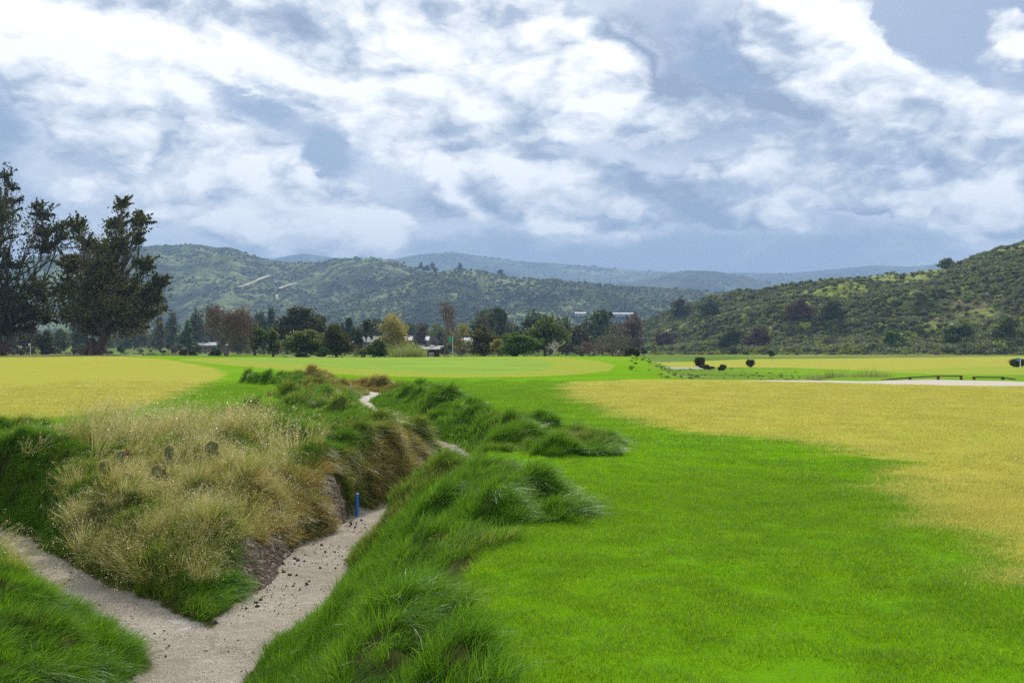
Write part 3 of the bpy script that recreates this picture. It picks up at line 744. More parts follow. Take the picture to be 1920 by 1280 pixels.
# ------------------------------------------------------------------ woody plants
def frustums(segs, sides=5):
    """segs: (p0, p1, r0, r1) rows -> vertices and quads of open tapered tubes"""
    A = np.array([s[0] for s in segs], float); B = np.array([s[1] for s in segs], float)
    ra = np.array([s[2] for s in segs]); rb = np.array([s[3] for s in segs])
    d = B - A; d /= np.linalg.norm(d, axis=1)[:, None] + 1e-9
    ref = np.where(np.abs(d[:, 2:3]) > .9, np.array([[1., 0, 0]]), np.array([[0, 0, 1.]]))
    u = np.cross(d, ref); u /= np.linalg.norm(u, axis=1)[:, None] + 1e-9; v = np.cross(d, u)
    th = np.arange(sides) * 2 * np.pi / sides
    ring = np.cos(th)[None, :, None] * u[:, None] + np.sin(th)[None, :, None] * v[:, None]
    B2 = B + d * np.minimum(rb, ra)[:, None] * .3
    V = np.concatenate([A[:, None] + ring * ra[:, None, None], B2[:, None] + ring * rb[:, None, None]], 1).reshape(-1, 3)
    b = np.arange(len(A))[:, None, None] * 2 * sides; k = np.arange(sides)
    F = np.stack([k, (k + 1) % sides, (k + 1) % sides + sides, k + sides], -1)[None] + b
    return V, F.reshape(-1, 4)

def limb(p0, p1, r0, r1, n=4, wob=.12, sag=0.0):
    p0, p1 = np.array(p0, float), np.array(p1, float); L = np.linalg.norm(p1 - p0)
    pts = [p0]
    for k in range(1, n):
        t = k / n; q = p0 + (p1 - p0) * t + RNG.normal(0, wob * L / n, 3); q[2] += sag * L * math.sin(t * math.pi); pts.append(q)
    pts.append(p1)
    return [(pts[k], pts[k + 1], r0 + (r1 - r0) * k / n, r0 + (r1 - r0) * (k + 1) / n) for k in range(n)]

def leaf_cards(C, size, elong=1.6, droop=0.0):
    """one small bent leaf card per centre"""
    n = len(C)
    a = RNG.normal(0, 1, (n, 3)); a[:, 2] -= droop * 2; a /= np.linalg.norm(a, axis=1)[:, None]
    b = np.cross(a, RNG.normal(0, 1, (n, 3))); b /= np.linalg.norm(b, axis=1)[:, None] + 1e-9
    sz = size * (.6 + .8 * RNG.random(n))[:, None]
    V = np.stack([C - a * sz * elong * .5, C + b * sz * .5, C + a * sz * elong * .5, C - b * sz * .5], 1)
    V[:, 1::2] += np.cross(a, b)[:, None] * (sz * .18)[:, None]
    F = np.arange(n)[:, None] * 4 + np.array([[0, 1, 2, 3]])
    return V.reshape(-1, 3), F

def clump_points(c, r, n, sub=9, tight=.34):
    """leaf centres: sub-clumps sitting mostly in the outer part of an ellipsoid"""
    c, r = np.array(c), np.array(r)
    d = RNG.normal(0, 1, (sub, 3)); d /= np.linalg.norm(d, axis=1)[:, None]
    sc = d * (.45 + .5 * RNG.random(sub))[:, None]
    k = RNG.integers(0, sub, n)
    p = sc[k] + RNG.normal(0, tight, (n, 3)) * np.array([1, 1, .8])
    return c + p * r

def twigs(p, d, L, r, depth, out, tips, spread=.55, up=.12, split=3):
    q = p + d * L
    out.append((p, q, r, r * .62))
    if depth == 0: tips.append(q); return
    for k in range(split):
        nd = d + RNG.normal(0, spread, 3); nd[2] += up; nd /= np.linalg.norm(nd)
        twigs(q if k else p + d * L * (.55 + .3 * RNG.random()), nd, L * (.62 + .25 * RNG.random()), r * .6, depth - 1, out, tips, spread, up, split)

def root(name, label, category, loc, group=None):
    o = bpy.data.objects.new(name, None); COL.objects.link(o); o.location = loc; o.empty_display_size = .2
    o['label'] = label; o['category'] = category
    if group: o['group'] = group
    return o

def clustered_tree(name, label, cat, px, py_base, Y, clusters, leafmat, trunk_r, n_leaf, leaf, base_z=None, depth=.8, elong=1.6, droop=0.0, bark='bark',
                   trunk_top=None, group=None, sub=9, stems=1, density=1.0, tight=.34, extra=None, sparse_twigs=0, seedw=.3, sprays=False):
    """clusters: (px, py, rx, ry) leaf masses as they stand at the tree's distance; each gets its own depth"""
    X = at(px, Y); z0 = float(H(X, Y)) if base_z is None else base_z
    e = root(name, label, cat, (X, Y, z0), group)
    sc = Y / FPX
    segs = []; LV, LF, LR = [], [], []; nv = 0
    xs = [c[0] for c in clusters]; half = (max(xs) - min(xs)) * .5 * sc + 1e-3
    tops = [zat(c[1], Y) - z0 for c in clusters]
    tt = np.array([0, 0, (trunk_top if trunk_top is not None else .35 * max(tops))])
    stem_tops = []
    for k in range(stems):
        a = RNG.random() * 6.28; off = np.array([math.cos(a), .5 * math.sin(a), 0]) * trunk_r * (1.2 if stems > 1 else 0)
        top = tt * (.8 + .35 * RNG.random() if stems > 1 else 1) + off * 3
        segs += limb(off * .6, top, trunk_r / math.sqrt(stems), trunk_r * .62 / math.sqrt(stems), 5, .06); stem_tops.append(top)
    for a in np.linspace(0, 6.28, 6)[:-1]:                                  # root flare
        segs.append((np.array([math.cos(a) * trunk_r * 1.35, math.sin(a) * trunk_r * 1.35, -.1]), np.array([0, 0, trunk_r * 2.2]), trunk_r * .45, trunk_r * .5))
    area = sum(c[2] * c[3] for c in clusters)
    for (cx, cy_, rx, ry) in clusters:
        wx, wz = (cx - px) * sc, zat(cy_, Y) - z0
        room = math.sqrt(max(0, 1 - (wx / (half + rx * sc)) ** 2)) * half * depth
        wy = (RNG.random() * 2 - 1) * room
        c = np.array([wx, wy, wz]); r = np.array([rx, (rx + ry) * .5, ry]) * sc
        st = stem_tops[RNG.integers(0, len(stem_tops))]
        s0 = st * min(1, .75 + .25 * RNG.random())
        rad = trunk_r * (.18 + .28 * min(1, rx * ry / area * 5))
        pts = limb(s0, c, rad, rad * .3, 5, .16, -.04); segs += pts
        for q in range(5 + sparse_twigs):
            d = RNG.normal(0, 1, 3); d /= np.linalg.norm(d); d[2] = abs(d[2]) * .8
            tip = c + d * r * (.8 + .35 * RNG.random()); b0 = pts[RNG.integers(2, 5)][1]
            segs += limb(b0, tip, rad * .3, rad * .06, 3, .2)
        n = int(n_leaf * rx * ry / area * density)
        if sprays:
            ns_ = sub; d = RNG.normal(0, 1, (ns_, 3)); d /= np.linalg.norm(d, axis=1)[:, None]; d[:, 2] = d[:, 2] * .8 + .22
            out_ = np.array([wx / (half + 1e-3) * .4, 0, .15]); d += out_
            q = RNG.integers(0, ns_, n); u_ = RNG.random(n) ** .7
            ln = (.65 + .85 * RNG.random(ns_) ** 1.5)
            P = c + d[q] * (u_ * ln[q])[:, None] * r + RNG.normal(0, 1, (n, 3)) * r * (.13 * (1.15 - u_))[:, None]
            mcl = RNG.random(n) < .30; P = np.where(mcl[:, None], clump_points(c, r * .95, n, sub, .40), P)
            for w_ in range(ns_): segs += limb(c, c + d[w_] * ln[w_] * r, rad * .22, rad * .03, 3, .1)
        else: P = clump_points(c, r, n, sub, tight)
        V, F = leaf_cards(P, leaf, elong, droop)
        LV.append(V); LF.append(F + nv); nv += len(V)
        shade = RNG.random() * seedw
        LR.append(np.repeat(np.clip(RNG.random(len(P)) * (1 - seedw) + shade, 0, 1), 4))
    V, F = frustums(segs, 6)
    link('trunk', mesh_from('trunk', V, F, M[bark], smooth=True), e)
    link('crown', mesh_from('crown', np.concatenate(LV), np.concatenate(LF), M[leafmat], dict(r=np.concatenate(LR))), e)
    return e

def bare_tree(name, label, cat, px, Y, py_top, w_px, mat='twig', depth=6, trunk_r=.2, base_z=None, leaf=None, n_tip=3, stems=3, leafsize=.16, group=None, spread=.5, up=.14, tipk=1.0):
    X = at(px, Y); z0 = float(H(X, Y)) if base_z is None else base_z
    e = root(name, label, cat, (X, Y, z0), group)
    Ht = zat(py_top, Y) - z0; Wd = w_px * Y / FPX
    segs, tips = [], []
    for k in range(stems):
        a = k * 2.4 + RNG.random(); d = np.array([math.cos(a) * .38, math.sin(a) * .38, 1]); d /= np.linalg.norm(d)
        twigs(np.array([0, 0, -.1]), d, 1.0, .09, depth - 1 if stems > 1 else depth, segs, tips, spread, up)
    P = np.array(tips); zmax = np.percentile(P[:, 2], 99); xw = np.percentile(np.abs(P[:, 0]), 97) * 2
    S = np.array([Wd / xw, Wd / xw, Ht / zmax])
    rk = trunk_r / .09
    segs = [(a * S, b * S, ra * rk, rb * rk) for a, b, ra, rb in segs]
    V, F = frustums(segs, 4)
    link('trunk', mesh_from('trunk', V, F, M[mat], smooth=True), e)
    if leaf:
        C = np.repeat(P * S, n_tip, 0) + RNG.normal(0, .035 * Wd * tipk, (len(P) * n_tip, 3))
        V, F = leaf_cards(C, leafsize, 2.2)
        link('crown', mesh_from('crown', V, F, M[leaf], dict(r=np.repeat(RNG.random(len(C)), 4))), e)
    return e

def auto_clusters(px, top, bottom, w, n=10, shape='round'):
    """uneven round, conic or columnar sets of leaf masses"""
    out = []
    h = bottom - top
    for k in range(n):
        f = (k + .5) / n
        env = {'round': math.sqrt(max(.05, 1 - (2 * f - 1) ** 2)), 'cone': .25 + .75 * f, 'column': .6, 'dome': math.sqrt(max(.1, 1 - (1 - f) ** 2))}[shape]
        x = px + (RNG.random() * 2 - 1) * w * .5 * env * .72
        out.append((x, top + h * (.12 + .76 * f), w * (.17 + .09 * RNG.random()) * (env + .35), h * (.13 + .07 * RNG.random())))
    return out

RNG = np.random.default_rng(11)
BIG = [(235, 386, 15, 17), (243, 402, 14, 14), (208, 420, 26, 22), (168, 432, 20, 24), (252, 415, 20, 17), (140, 452, 22, 22), (185, 470, 40, 32), (235, 460, 30, 28), (268, 450, 14, 15),
       (150, 500, 36, 32), (215, 515, 50, 42), (272, 500, 22, 26), (128, 545, 26, 26), (180, 565, 62, 44), (250, 560, 48, 38), (292, 536, 24, 20), (306, 522, 10, 9), (290, 560, 22, 20),
       (140, 600, 34, 22), (220, 605, 58, 26), (268, 588, 33, 22), (172, 620, 36, 15), (112, 590, 22, 20), (200, 540, 50, 40), (230, 585, 50, 30), (160, 585, 45, 30)]
BIG = [(a, b, c * (.80 if b > 450 else .9), d * .85) for a, b, c, d in BIG]
clustered_tree('pepper_tree', 'large dark spreading tree with a thick forked trunk beside the cart path', 'tree', 172, 665, 120.5, BIG, 'leaf_dark', .80, 38000, .21, elong=2.4, droop=.3, sub=16, sprays=True, stems=3, trunk_top=3.2, sparse_twigs=9, seedw=.25)
LEFT = [(2, 330, 12, 22), (22, 352, 12, 12), (5, 372, 22, 10), (12, 410, 40, 22), (72, 402, 24, 20), (78, 388, 12, 10), (50, 432, 34, 24), (100, 430, 20, 20), (112, 445, 16, 14), (10, 462, 46, 34), (75, 466, 38, 22), (40, 500, 26, 24),
        (-2, 530, 60, 40), (60, 540, 36, 32), (-60, 480, 60, 80), (-70, 560, 70, 50), (50, 586, 44, 30), (10, 596, 46, 32), (92, 560, 24, 26), (-30, 400, 34, 50), (88, 600, 24, 18), (30, 560, 50, 36), (-20, 620, 50, 18), (40, 618, 30, 14)]
clustered_tree('pepper_tree.001', 'tall dark tree with an open airy crown, cut by the left edge', 'tree', 0, 663, 121.5, LEFT, 'leaf_dark', .60, 27000, .20, elong=2.4, droop=.3, sub=15, sprays=True, stems=2, trunk_top=3.8, sparse_twigs=10, seedw=.3)

# trees standing beyond the putting green
RNG = np.random.default_rng(12)
bare_tree('bare_tree', 'leafless brown spreading tree with many fine twigs left of the putting green', 'tree', 424, 112, 574, 104, 'twig', 7, .13, leaf='leaf_brown', n_tip=1, stems=5, leafsize=.10, spread=.42)
T = clustered_tree
T('young_tree', 'slim dark green tree right of the leafless brown tree', 'tree', 478, 660, 118, auto_clusters(478, 606, 656, 34, 9, 'round'), 'leaf_green', .14, 3400, .20)
T('olive_tree', 'small thin grey green tree left of the round olive bush', 'tree', 512, 662, 118, auto_clusters(512, 618, 660, 36, 9, 'round'), 'leaf_olive', .12, 1900, .20, trunk_top=1.2, stems=2)
T('oak_tree', 'big dark broad crowned tree standing behind the two round olive trees', 'tree', 560, 650, 175, auto_clusters(562, 578, 645, 92, 20, 'dome'), 'leaf_dark', .4, 9000, .36)
T('olive_tree.001', 'wide round olive green tree in front of the big dark tree', 'tree', 574, 663, 116, auto_clusters(574, 617, 664, 68, 18, 'dome'), 'leaf_olive', .16, 7500, .20, stems=3, trunk_top=1.2)
T('olive_tree.002', 'compact dark olive tree with drooping sides right of the wide round one', 'tree', 631, 664, 113, auto_clusters(631, 611, 663, 50, 16, 'dome'), 'leaf_dark', .16, 6500, .20, droop=.6)
T('leafy_bush', 'small bright green leafy bush between the two olive trees', 'bush', 606, 666, 110, auto_clusters(606, 652, 668, 25, 8, 'dome'), 'leaf_green', .06, 1700, .16)
T('leafy_bush.001', 'low pale green bush left of the bright green leafy bush', 'bush', 566, 668, 110, auto_clusters(566, 660, 669, 24, 6, 'dome'), 'leaf_grey', .05, 900, .15)
bare_tree('thin_tree', 'thin half bare tree with grey green leaves left of the yellow tree', 'tree', 681, 135, 602, 44, 'bark', 5, .14, leaf='leaf_grey', n_tip=5, stems=2, leafsize=.22)
T('olive_bush', 'rounded olive green bush in front of the yellow leaved tree', 'bush', 703, 667, 110, auto_clusters(706, 636, 667, 52, 14, 'dome'), 'leaf_olive', .10, 4800, .19, stems=3, trunk_top=.7)
T('yellow_tree', 'airy tree with yellow autumn leaves left of the brown shed', 'tree', 737, 664, 138, [(728, 592, 7, 7), (740, 600, 12, 10), (728, 612, 14, 10), (748, 616, 13, 11), (736, 628, 18, 12), (752, 634, 13, 12), (722, 636, 12, 10), (738, 646, 22, 11), (756, 650, 12, 8), (722, 652, 12, 8)], 'leaf_yellow', .16, 2600, .20, bark='pale_twig', tight=.5, sparse_twigs=5, stems=2)
bare_tree('tall_bare_tree', 'tallest thin leafless tree, standing behind the brown shed', 'tree', 831, 128, 564, 46, 'twig', 6, .10, leaf='leaf_brown', n_tip=1, stems=1, leafsize=.10)
bare_tree('yellow_tree.001', 'small sparse tree with yellow leaves right of the golf flag', 'tree', 862, 135, 606, 44, 'twig', 6, .09, leaf='leaf_yellow', n_tip=1, stems=2, leafsize=.16)
T('evergreen_tree', 'dark dense evergreen with a low skirt left of the round bright green tree', 'tree', 906, 660, 128, auto_clusters(905, 614, 662, 50, 15, 'dome'), 'leaf_dark', .2, 5600, .24)
T('yellow_bush', 'yellow green bush at the left foot of the round bright green tree', 'bush', 934, 664, 116, auto_clusters(935, 634, 665, 30, 9, 'dome'), 'leaf_yellow', .08, 1300, .17)
T('tall_tree', 'tall grey green tree rising behind the dark evergreen', 'tree', 939, 640, 215, auto_clusters(939, 581, 640, 27, 12, 'column'), 'leaf_grey', .3, 4200, .42)
T('round_tree', 'round bright green tree touching the back edge of the putting green', 'tree', 968, 664, 109, auto_clusters(968, 625, 667, 62, 18, 'round'), 'leaf_green', .15, 8600, .17, droop=.6)
T('weeping_tree', 'large pale olive weeping tree right of the round bright green tree', 'tree', 1022, 662, 142, auto_clusters(1022, 598, 656, 74, 20, 'dome'), 'leaf_olive', .25, 8200, .24, droop=1.0, elong=2.4)
bare_tree('white_bare_tree', 'small leafless tree with a pale white trunk in front of the weeping tree', 'tree', 1036, 106, 634, 50, 'pale_twig', 5, .11, stems=1)
bare_tree('reddish_tree', 'leafless reddish tree behind the dark evergreen', 'tree', 902, 205, 592, 34, 'twig', 6, .16, leaf='leaf_brown', n_tip=1, stems=1, leafsize=.2)
bare_tree('grey_bare_bush', 'wide grey leafless bush at the foot of the scrub hill', 'bush', 1157, 148, 620, 84, 'twig', 6, .14, leaf='leaf_grey', n_tip=1, stems=4, leafsize=.12)
bare_tree('grey_bare_bush.001', 'narrow grey leafless bush left of the wide one below the scrub hill', 'bush', 1108, 160, 640, 50, 'twig', 6, .10, leaf='leaf_brown', n_tip=1, stems=4, leafsize=.10)
T('leaning_tree', 'small dark tree leaning to the right beside the wide grey bush', 'tree', 1172, 672, 104, [(1184, 657, 9, 7), (1193, 661, 6, 6), (1178, 662, 6, 5)], 'leaf_dark', .13, 1000, .17, trunk_top=.8)
T('cypress_tree', 'narrow pair tipped dark cypress standing clear between the olive trees', 'tree', 655, 640, 240, [(652, 604, 2.6, 8), (657, 604, 2.6, 8), (654, 612, 4, 9), (655, 622, 4, 9), (655, 632, 4, 8)], 'leaf_dark', .2, 1500, .34, depth=.3)
for k, (px, top, w, Y, lab) in enumerate([(826, 622, 4, 330, 'thin dark cypress left of the tall leafless tree'), (841, 624, 4, 340, 'thin dark cypress right of the tall leafless tree'), (872, 610, 7, 330, 'small pointed dark conifer right of the golf flag')]):
    T('cypress_tree', lab, 'tree', px, 645, Y, [(px, top + 5, w * .5, 6), (px, top + 13, w * .6, 8), (px, top + 22, w * .7, 8)], 'leaf_dark', .2, 700, .4, depth=.3)
far_trees = [(372, 578, 30, 300, 'leaf_grey', 'dome', 'tall blue green tree behind the leafless brown tree, wide crowned'), (395, 573, 16, 330, 'leaf_grey', 'column', 'narrow blue green tree just left of the leafless brown crown'),
             (322, 584, 22, 300, 'leaf_grey', 'column', 'blue green tree nearest to the right of the big dark tree'), (300, 590, 20, 320, 'leaf_dark', 'round', 'dark tree half hidden behind the right edge of the big dark tree'),
             (354, 603, 26, 260, 'leaf_green', 'round', 'low rounded green tree below the blue green trees'), (490, 580, 22, 290, 'leaf_grey', 'column', 'left one of two tall blue green trees behind the slim dark tree'),
             (508, 577, 24, 295, 'leaf_grey', 'column', 'right one of two tall blue green trees behind the slim dark tree'), (792, 607, 28, 285, 'leaf_brown', 'round', 'round grey leafless tree behind the brown shed'),
             (1061, 607, 12, 270, 'leaf_dark', 'cone', 'dark conifer right of the weeping tree'), (1078, 618, 20, 300, 'leaf_grey', 'round', 'low dark tree left of the palm'), (1086, 624, 22, 290, 'leaf_grey', 'round', 'rounded grey green tree below the palm'),
             (85, 620, 30, 190, 'leaf_dark', 'round', 'round dark tree seen under the branches of the big dark tree'), (58, 622, 34, 230, 'leaf_brown', 'round', 'round grey leafless tree seen between the two big trunks'),
             (24, 618, 30, 230, 'leaf_grey', 'round', 'grey green tree seen right of the left edge trunk'), (110, 618, 36, 260, 'leaf_olive', 'round', 'pale olive tree behind the round dark tree under the branches'), (150, 615, 30, 250, 'leaf_grey', 'round', 'grey green tree directly behind the thick forked trunk'),
             (985, 612, 30, 260, 'leaf_dark', 'round', 'dark tree peeping over the round bright green tree'), (455, 600, 26, 310, 'leaf_brown', 'round', 'brown twiggy tree behind the right side of the leafless tree'), (640, 606, 30, 280, 'leaf_grey', 'round', 'dim grey green tree behind the narrow pair tipped cypress')]
for (px, top, w, Y, mt, shp, lab) in far_trees:
    hz = float(H(at(px, Y), Y)); pb = HOR + (EYE - hz) / Y * FPX
    T('valley_tree', lab, 'tree', px, pb, Y, auto_clusters(px, top, pb - 3, w, 9, shp), mt, .25, 2200, .42, group='trees of the valley floor')

def palm():
    Y = 330; px = 1102; X = at(px, Y); z0 = float(H(X, Y)); hgt = zat(606, Y) - z0
    e = root('palm_tree', 'single fan palm rising above the trees right of centre', 'tree', (X, Y, z0))
    V, F = frustums(limb((0, 0, 0), (.1, 0, hgt), .32, .22, 6, .02), 8); link('trunk', mesh_from('trunk', V, F, M['bark'], smooth=True), e)
    Vs, Fs, R_ = [], [], []; nv = 0
    for k in range(46):
        a = RNG.random() * 6.28; el = RNG.uniform(-1.2, 1.2); d = np.array([math.cos(a) * math.cos(el), math.sin(a) * math.cos(el), math.sin(el)])
        side = np.cross(d, [0, 0, 1]); side /= np.linalg.norm(side) + 1e-6; L = 1.35
        p0 = np.array([.1, 0, hgt]); p1 = p0 + d * L * .55; p2 = p0 + d * L + np.array([0, 0, -.35])
        Vs.append(np.stack([p0 - side * .03, p0 + side * .03, p1 + side * .3, p1 - side * .3, p2 + side * .12, p2 - side * .12])); Fs.append(np.array([[0, 1, 2, 3], [3, 2, 4, 5]]) + nv); nv += 6; R_ += [RNG.random()] * 6
    link('crown', mesh_from('crown', np.concatenate(Vs), np.concatenate(Fs), M['leaf_dark'], dict(r=R_)), e)
palm()

# clipped bushes and single shrubs of the right hand fields
for (px, pb, pt, w, lab, mt) in [(1312, 686, 669.5, 17, 'clipped dark round bush, the larger one on the yellow field below the hill', 'leaf_dark'), (1407, 686.5, 674.5, 13, 'clipped dark round bush, the smaller one on the yellow field below the hill', 'leaf_dark'),
                                 (1908, 686.5, 672, 26, 'dark rounded bush behind the blue flag at the right edge', 'leaf_dark')]:
    Y = 2.7 / (pb - HOR) * FPX
    T('round_bush', lab, 'bush', px, pb, Y, [(px + RNG.normal(0, .4), pt + (pb - pt) * f, w * .40, (pb - pt) * .27) for f in (.3, .5, .72)] + [(px - w * .18, pt + (pb - pt) * .5, w * .28, (pb - pt) * .3), (px + w * .18, pt + (pb - pt) * .5, w * .28, (pb - pt) * .3)],
      mt, .09, 4200, .13, sub=30, tight=.30, depth=.9, trunk_top=.4)
for (px, pb, pt, w, lab, mt) in [(1354, 693, 684, 13, 'small ragged dark shrub in the gully between the two clipped bushes', 'leaf_grey'), (1325, 691, 685, 22, 'low brown shrub below the larger clipped bush', 'leaf_brown'),
                                 (344, 669, 654, 18, 'orange brown twiggy shrub beside the end of the low rail', 'leaf_brown'), (362, 669, 657, 16, 'grey shrub right of the orange brown shrub', 'leaf_grey'),
                                 (404, 668, 655, 24, 'grey low shrub at the left foot of the leafless brown tree', 'leaf_grey'), (228, 663, 644, 15, 'grey green shrub right of the thick forked trunk', 'leaf_grey'),
                                 (315, 652, 643, 16, 'round dark shrub on the far field left of the leafless tree', 'leaf_dark'), (1208, 664, 651, 16, 'round dark shrub at the hill foot beside the pale bank', 'leaf_grey'),
                                 (1377, 663, 652, 20, 'round grey shrub standing out at the hill foot', 'leaf_grey'), (1445, 667, 657, 18, 'dark shrub on the small grassy knoll', 'leaf_dark'), (1398, 664, 659, 10, 'tiny grey shrub on the pale grassy slope', 'leaf_grey')]:
    z = -.95 if px > 1200 and pb > 680 else (-.5 if px > 1200 else -.3)
    Y = min((EYE - z) / (pb - HOR) * FPX, 240); Y = max(Y, 100) if px > 1000 else min(max(Y, 127), 240) if px != 404 and px != 344 and px != 362 else 116
    T('small_shrub', lab, 'shrub', px, pb, Y, auto_clusters(px, pt, pb, w, 7, 'dome'), mt, .05, 1100, .16, stems=3, trunk_top=.3)

# ------------------------------------------------------------------ scrub on the hillsides
RNG = np.random.default_rng(13)
def bush_variants(mats, n, size, h=.8, k=3, trunk=True):
    out = []
    for mt in mats:
        for _ in range(k):
            P = []
            for q in range(7):
                a = RNG.random() * 6.28; rr = .55 * math.sqrt(RNG.random()); P.append(clump_points((math.cos(a) * rr, math.sin(a) * rr, h * (.3 + .35 * RNG.random())), (.42, .42, .33 * h), n // 7, 6, .35))
            P = np.concatenate(P); P[:, 2] = np.abs(P[:, 2])
            V, F = leaf_cards(P, size, 1.5)
            out.append(mesh_from('bush', V, F, M[mt], dict(r=np.repeat(RNG.random(len(P)), 4))))
    return out
M['scrub_sage'] = foliage('sage_scrub', [(0, (.06, .08, .030)), (.6, (.15, .185, .075)), (1, (.28, .33, .14))], .35, .6, .2)
M['scrub_dark'] = foliage('dark_scrub', [(0, (.026, .040, .012)), (.6, (.075, .10, .028)), (1, (.16, .19, .055))], .3, .6, .2)
M['scrub_brown'] = foliage('brown_scrub', [(0, (.045, .036, .028)), (.6, (.10, .078, .06)), (1, (.17, .13, .09))], .25, .7, .1)
M['scrub_lime'] = foliage('lime_scrub', [(0, (.09, .13, .015)), (.6, (.19, .24, .03)), (1, (.30, .34, .06))], .4, .6, .1)
SB = bush_variants(['scrub_sage', 'scrub_dark', 'scrub_sage', 'scrub_brown', 'scrub_lime'], 190, .17)

def on_loft(P, n, tr=(0.0, 1.0), nt=None):
    nr = nt; ns = P.shape[1]
    u = RNG.random(n) * (ns - 1.001); v = (tr[0] + (tr[1] - tr[0]) * RNG.random(n)) * (nr - 1.001)
    i, j = v.astype(int), u.astype(int); a, b = (v - i)[:, None], (u - j)[:, None]
    Q = (P[i, j] * (1 - a) + P[i + 1, j] * a) * (1 - b) + (P[i, j + 1] * (1 - a) + P[i + 1, j + 1] * a) * b
    return Q, v / (nr - 1), i, j

Q, tv, ii, jj = on_loft(near_hill, 42000, (0, 1), 120)
view = np.abs(Q[:, 0]) < .56 * Q[:, 1] + 6
open_ = fbm(Q[:, 0] / 26, Q[:, 1] / 26, 4, 5) + .55 * nh_rid[ii, jj] - .35
Wt = RNG.random(len(Q))
keep = view & (Wt > sstep(-.08, .40, open_ + .38 * sstep(.62, .95, tv) * (Q[:, 0] / Q[:, 1] < .44)) * .90 * sstep(.0, .25, tv)) & (Q[:, 0] > at(1180, Q[:, 1]) - 12)
Q, tv = Q[keep], tv[keep]; n_ = len(Q)
zone = fbm(Q[:, 0] / 18, Q[:, 1] / 18, 3, 8)
kind_ = np.clip(np.floor((zone * .9 + .42 + RNG.normal(0, .24, n_)) * 4.0), 0, 3).astype(int)
lime = (RNG.random(n_) < .16 + .10 * sstep(.25, .0, tv)); kind_ = np.where(lime, 4, kind_)
kind_ = np.where((kind_ == 3) & (RNG.random(n_) < .55), 0, kind_); idx = kind_ * 3 + RNG.integers(0, 3, n_)
sz = (.45 + 1.25 * RNG.random(n_) ** 2.0) * (1 + .55 * sstep(.22, .0, tv)) * (1.05)
scatter('hillside_scrub', Q + np.array([0, 0, -.1]), np.stack([0 * sz, 0 * sz, RNG.random(n_) * 6.28], -1), np.stack([sz, sz, sz * (.8 + .5 * RNG.random(n_))], -1), idx, SB,
        'dense grey green and brown scrub covering the near hillside', 'scrub')
FB = bush_variants(['scrub_dark', 'scrub_sage'], 40, .5, .9)
def far_scatter(name, label, objname, n, ns, nt, size, seed, thr=.25):
    me = bpy.data.objects[objname].data; co = np.empty(len(me.vertices) * 3, np.float32); me.vertices.foreach_get('co', co); P = co.reshape(-1, ns, 3)
    Q, tv, i, j = on_loft(P, n, (0, 1), nt)
    m = (np.abs(Q[:, 0]) < .56 * Q[:, 1]) & (fbm(Q[:, 0] / 90, Q[:, 1] / 60, 5, seed) + RNG.normal(0, .35, n) > thr - .30)
    Q = Q[m]; k = len(Q); s_ = size * (.5 + RNG.random(k) ** 2)
    scatter(name, Q, np.stack([0 * s_, 0 * s_, RNG.random(k) * 6.28], -1), s_, RNG.integers(0, len(FB), k), FB, label, 'scrub')
far_scatter('far_hill_scrub', 'blue green scrub on the big hill behind the trees', 'far_hills', 22000, 520, 150, 2.6, 3, .42)
far_scatter('far_hill_scrub.001', 'blue green scrub on the long lower hill in the centre', 'far_hills.001', 26000, 420, 110, 2.3, 4, .30)

# named trees that stand out on the hillside
def hill_point(px, t):
    col = np.argmin(np.abs(near_hill[0, :, 0] / near_hill[0, :, 1] * FPX + 960 - px)); return near_hill[int(t * 119), col]
for (px, t, hgt, wid, mt, lab) in [(1278, .80, 9, 11, 'leaf_dark', 'dark rounded tree near the left end of the hill ridge'), (1328, .42, 8, 11, 'leaf_grey', 'grey twiggy tree halfway up the left part of the hill'),
                                   (1368, .05, 6.5, 8, 'leaf_olive', 'tall olive bush at the hill foot left of the knoll'), (1500, .36, 6, 10, 'leaf_brown', 'brown leafless tree in the middle of the hillside'), (1556, .36, 6, 7, 'leaf_olive', 'fresh green bush right of the brown leafless tree'),
                                   (1668, .06, 5, 7, 'leaf_green', 'bright green bush at the hill foot right of the knoll'), (1800, .10, 5, 9, 'leaf_olive', 'large light green bush near the right foot of the hill'), (1776, .985, 4, 7, 'scrub_sage', 'twiggy shrub standing on the ridge line below the summit'),
                                   (1420, .10, 6, 8, 'leaf_brown', 'brown bush at the hill foot behind the smaller clipped bush'), (1250, .12, 6, 10, 'leaf_brown', 'brown bush at the low left foot of the hill'), (1885, .08, 6, 9, 'leaf_olive', 'olive bush at the hill foot near the right edge')]:
    p = hill_point(px, t); Y = p[1]; k = FPX / Y; ppx = p[0] * k + 960; ppy = HOR + (EYE - p[2]) * k
    T('hillside_tree', lab, 'tree', ppx, ppy, Y, auto_clusters(ppx, ppy - hgt * k, ppy, wid * k, 12, 'dome'), mt, .22, 2600, .45, base_z=float(p[2]) - .2, group='trees standing out of the hillside scrub')

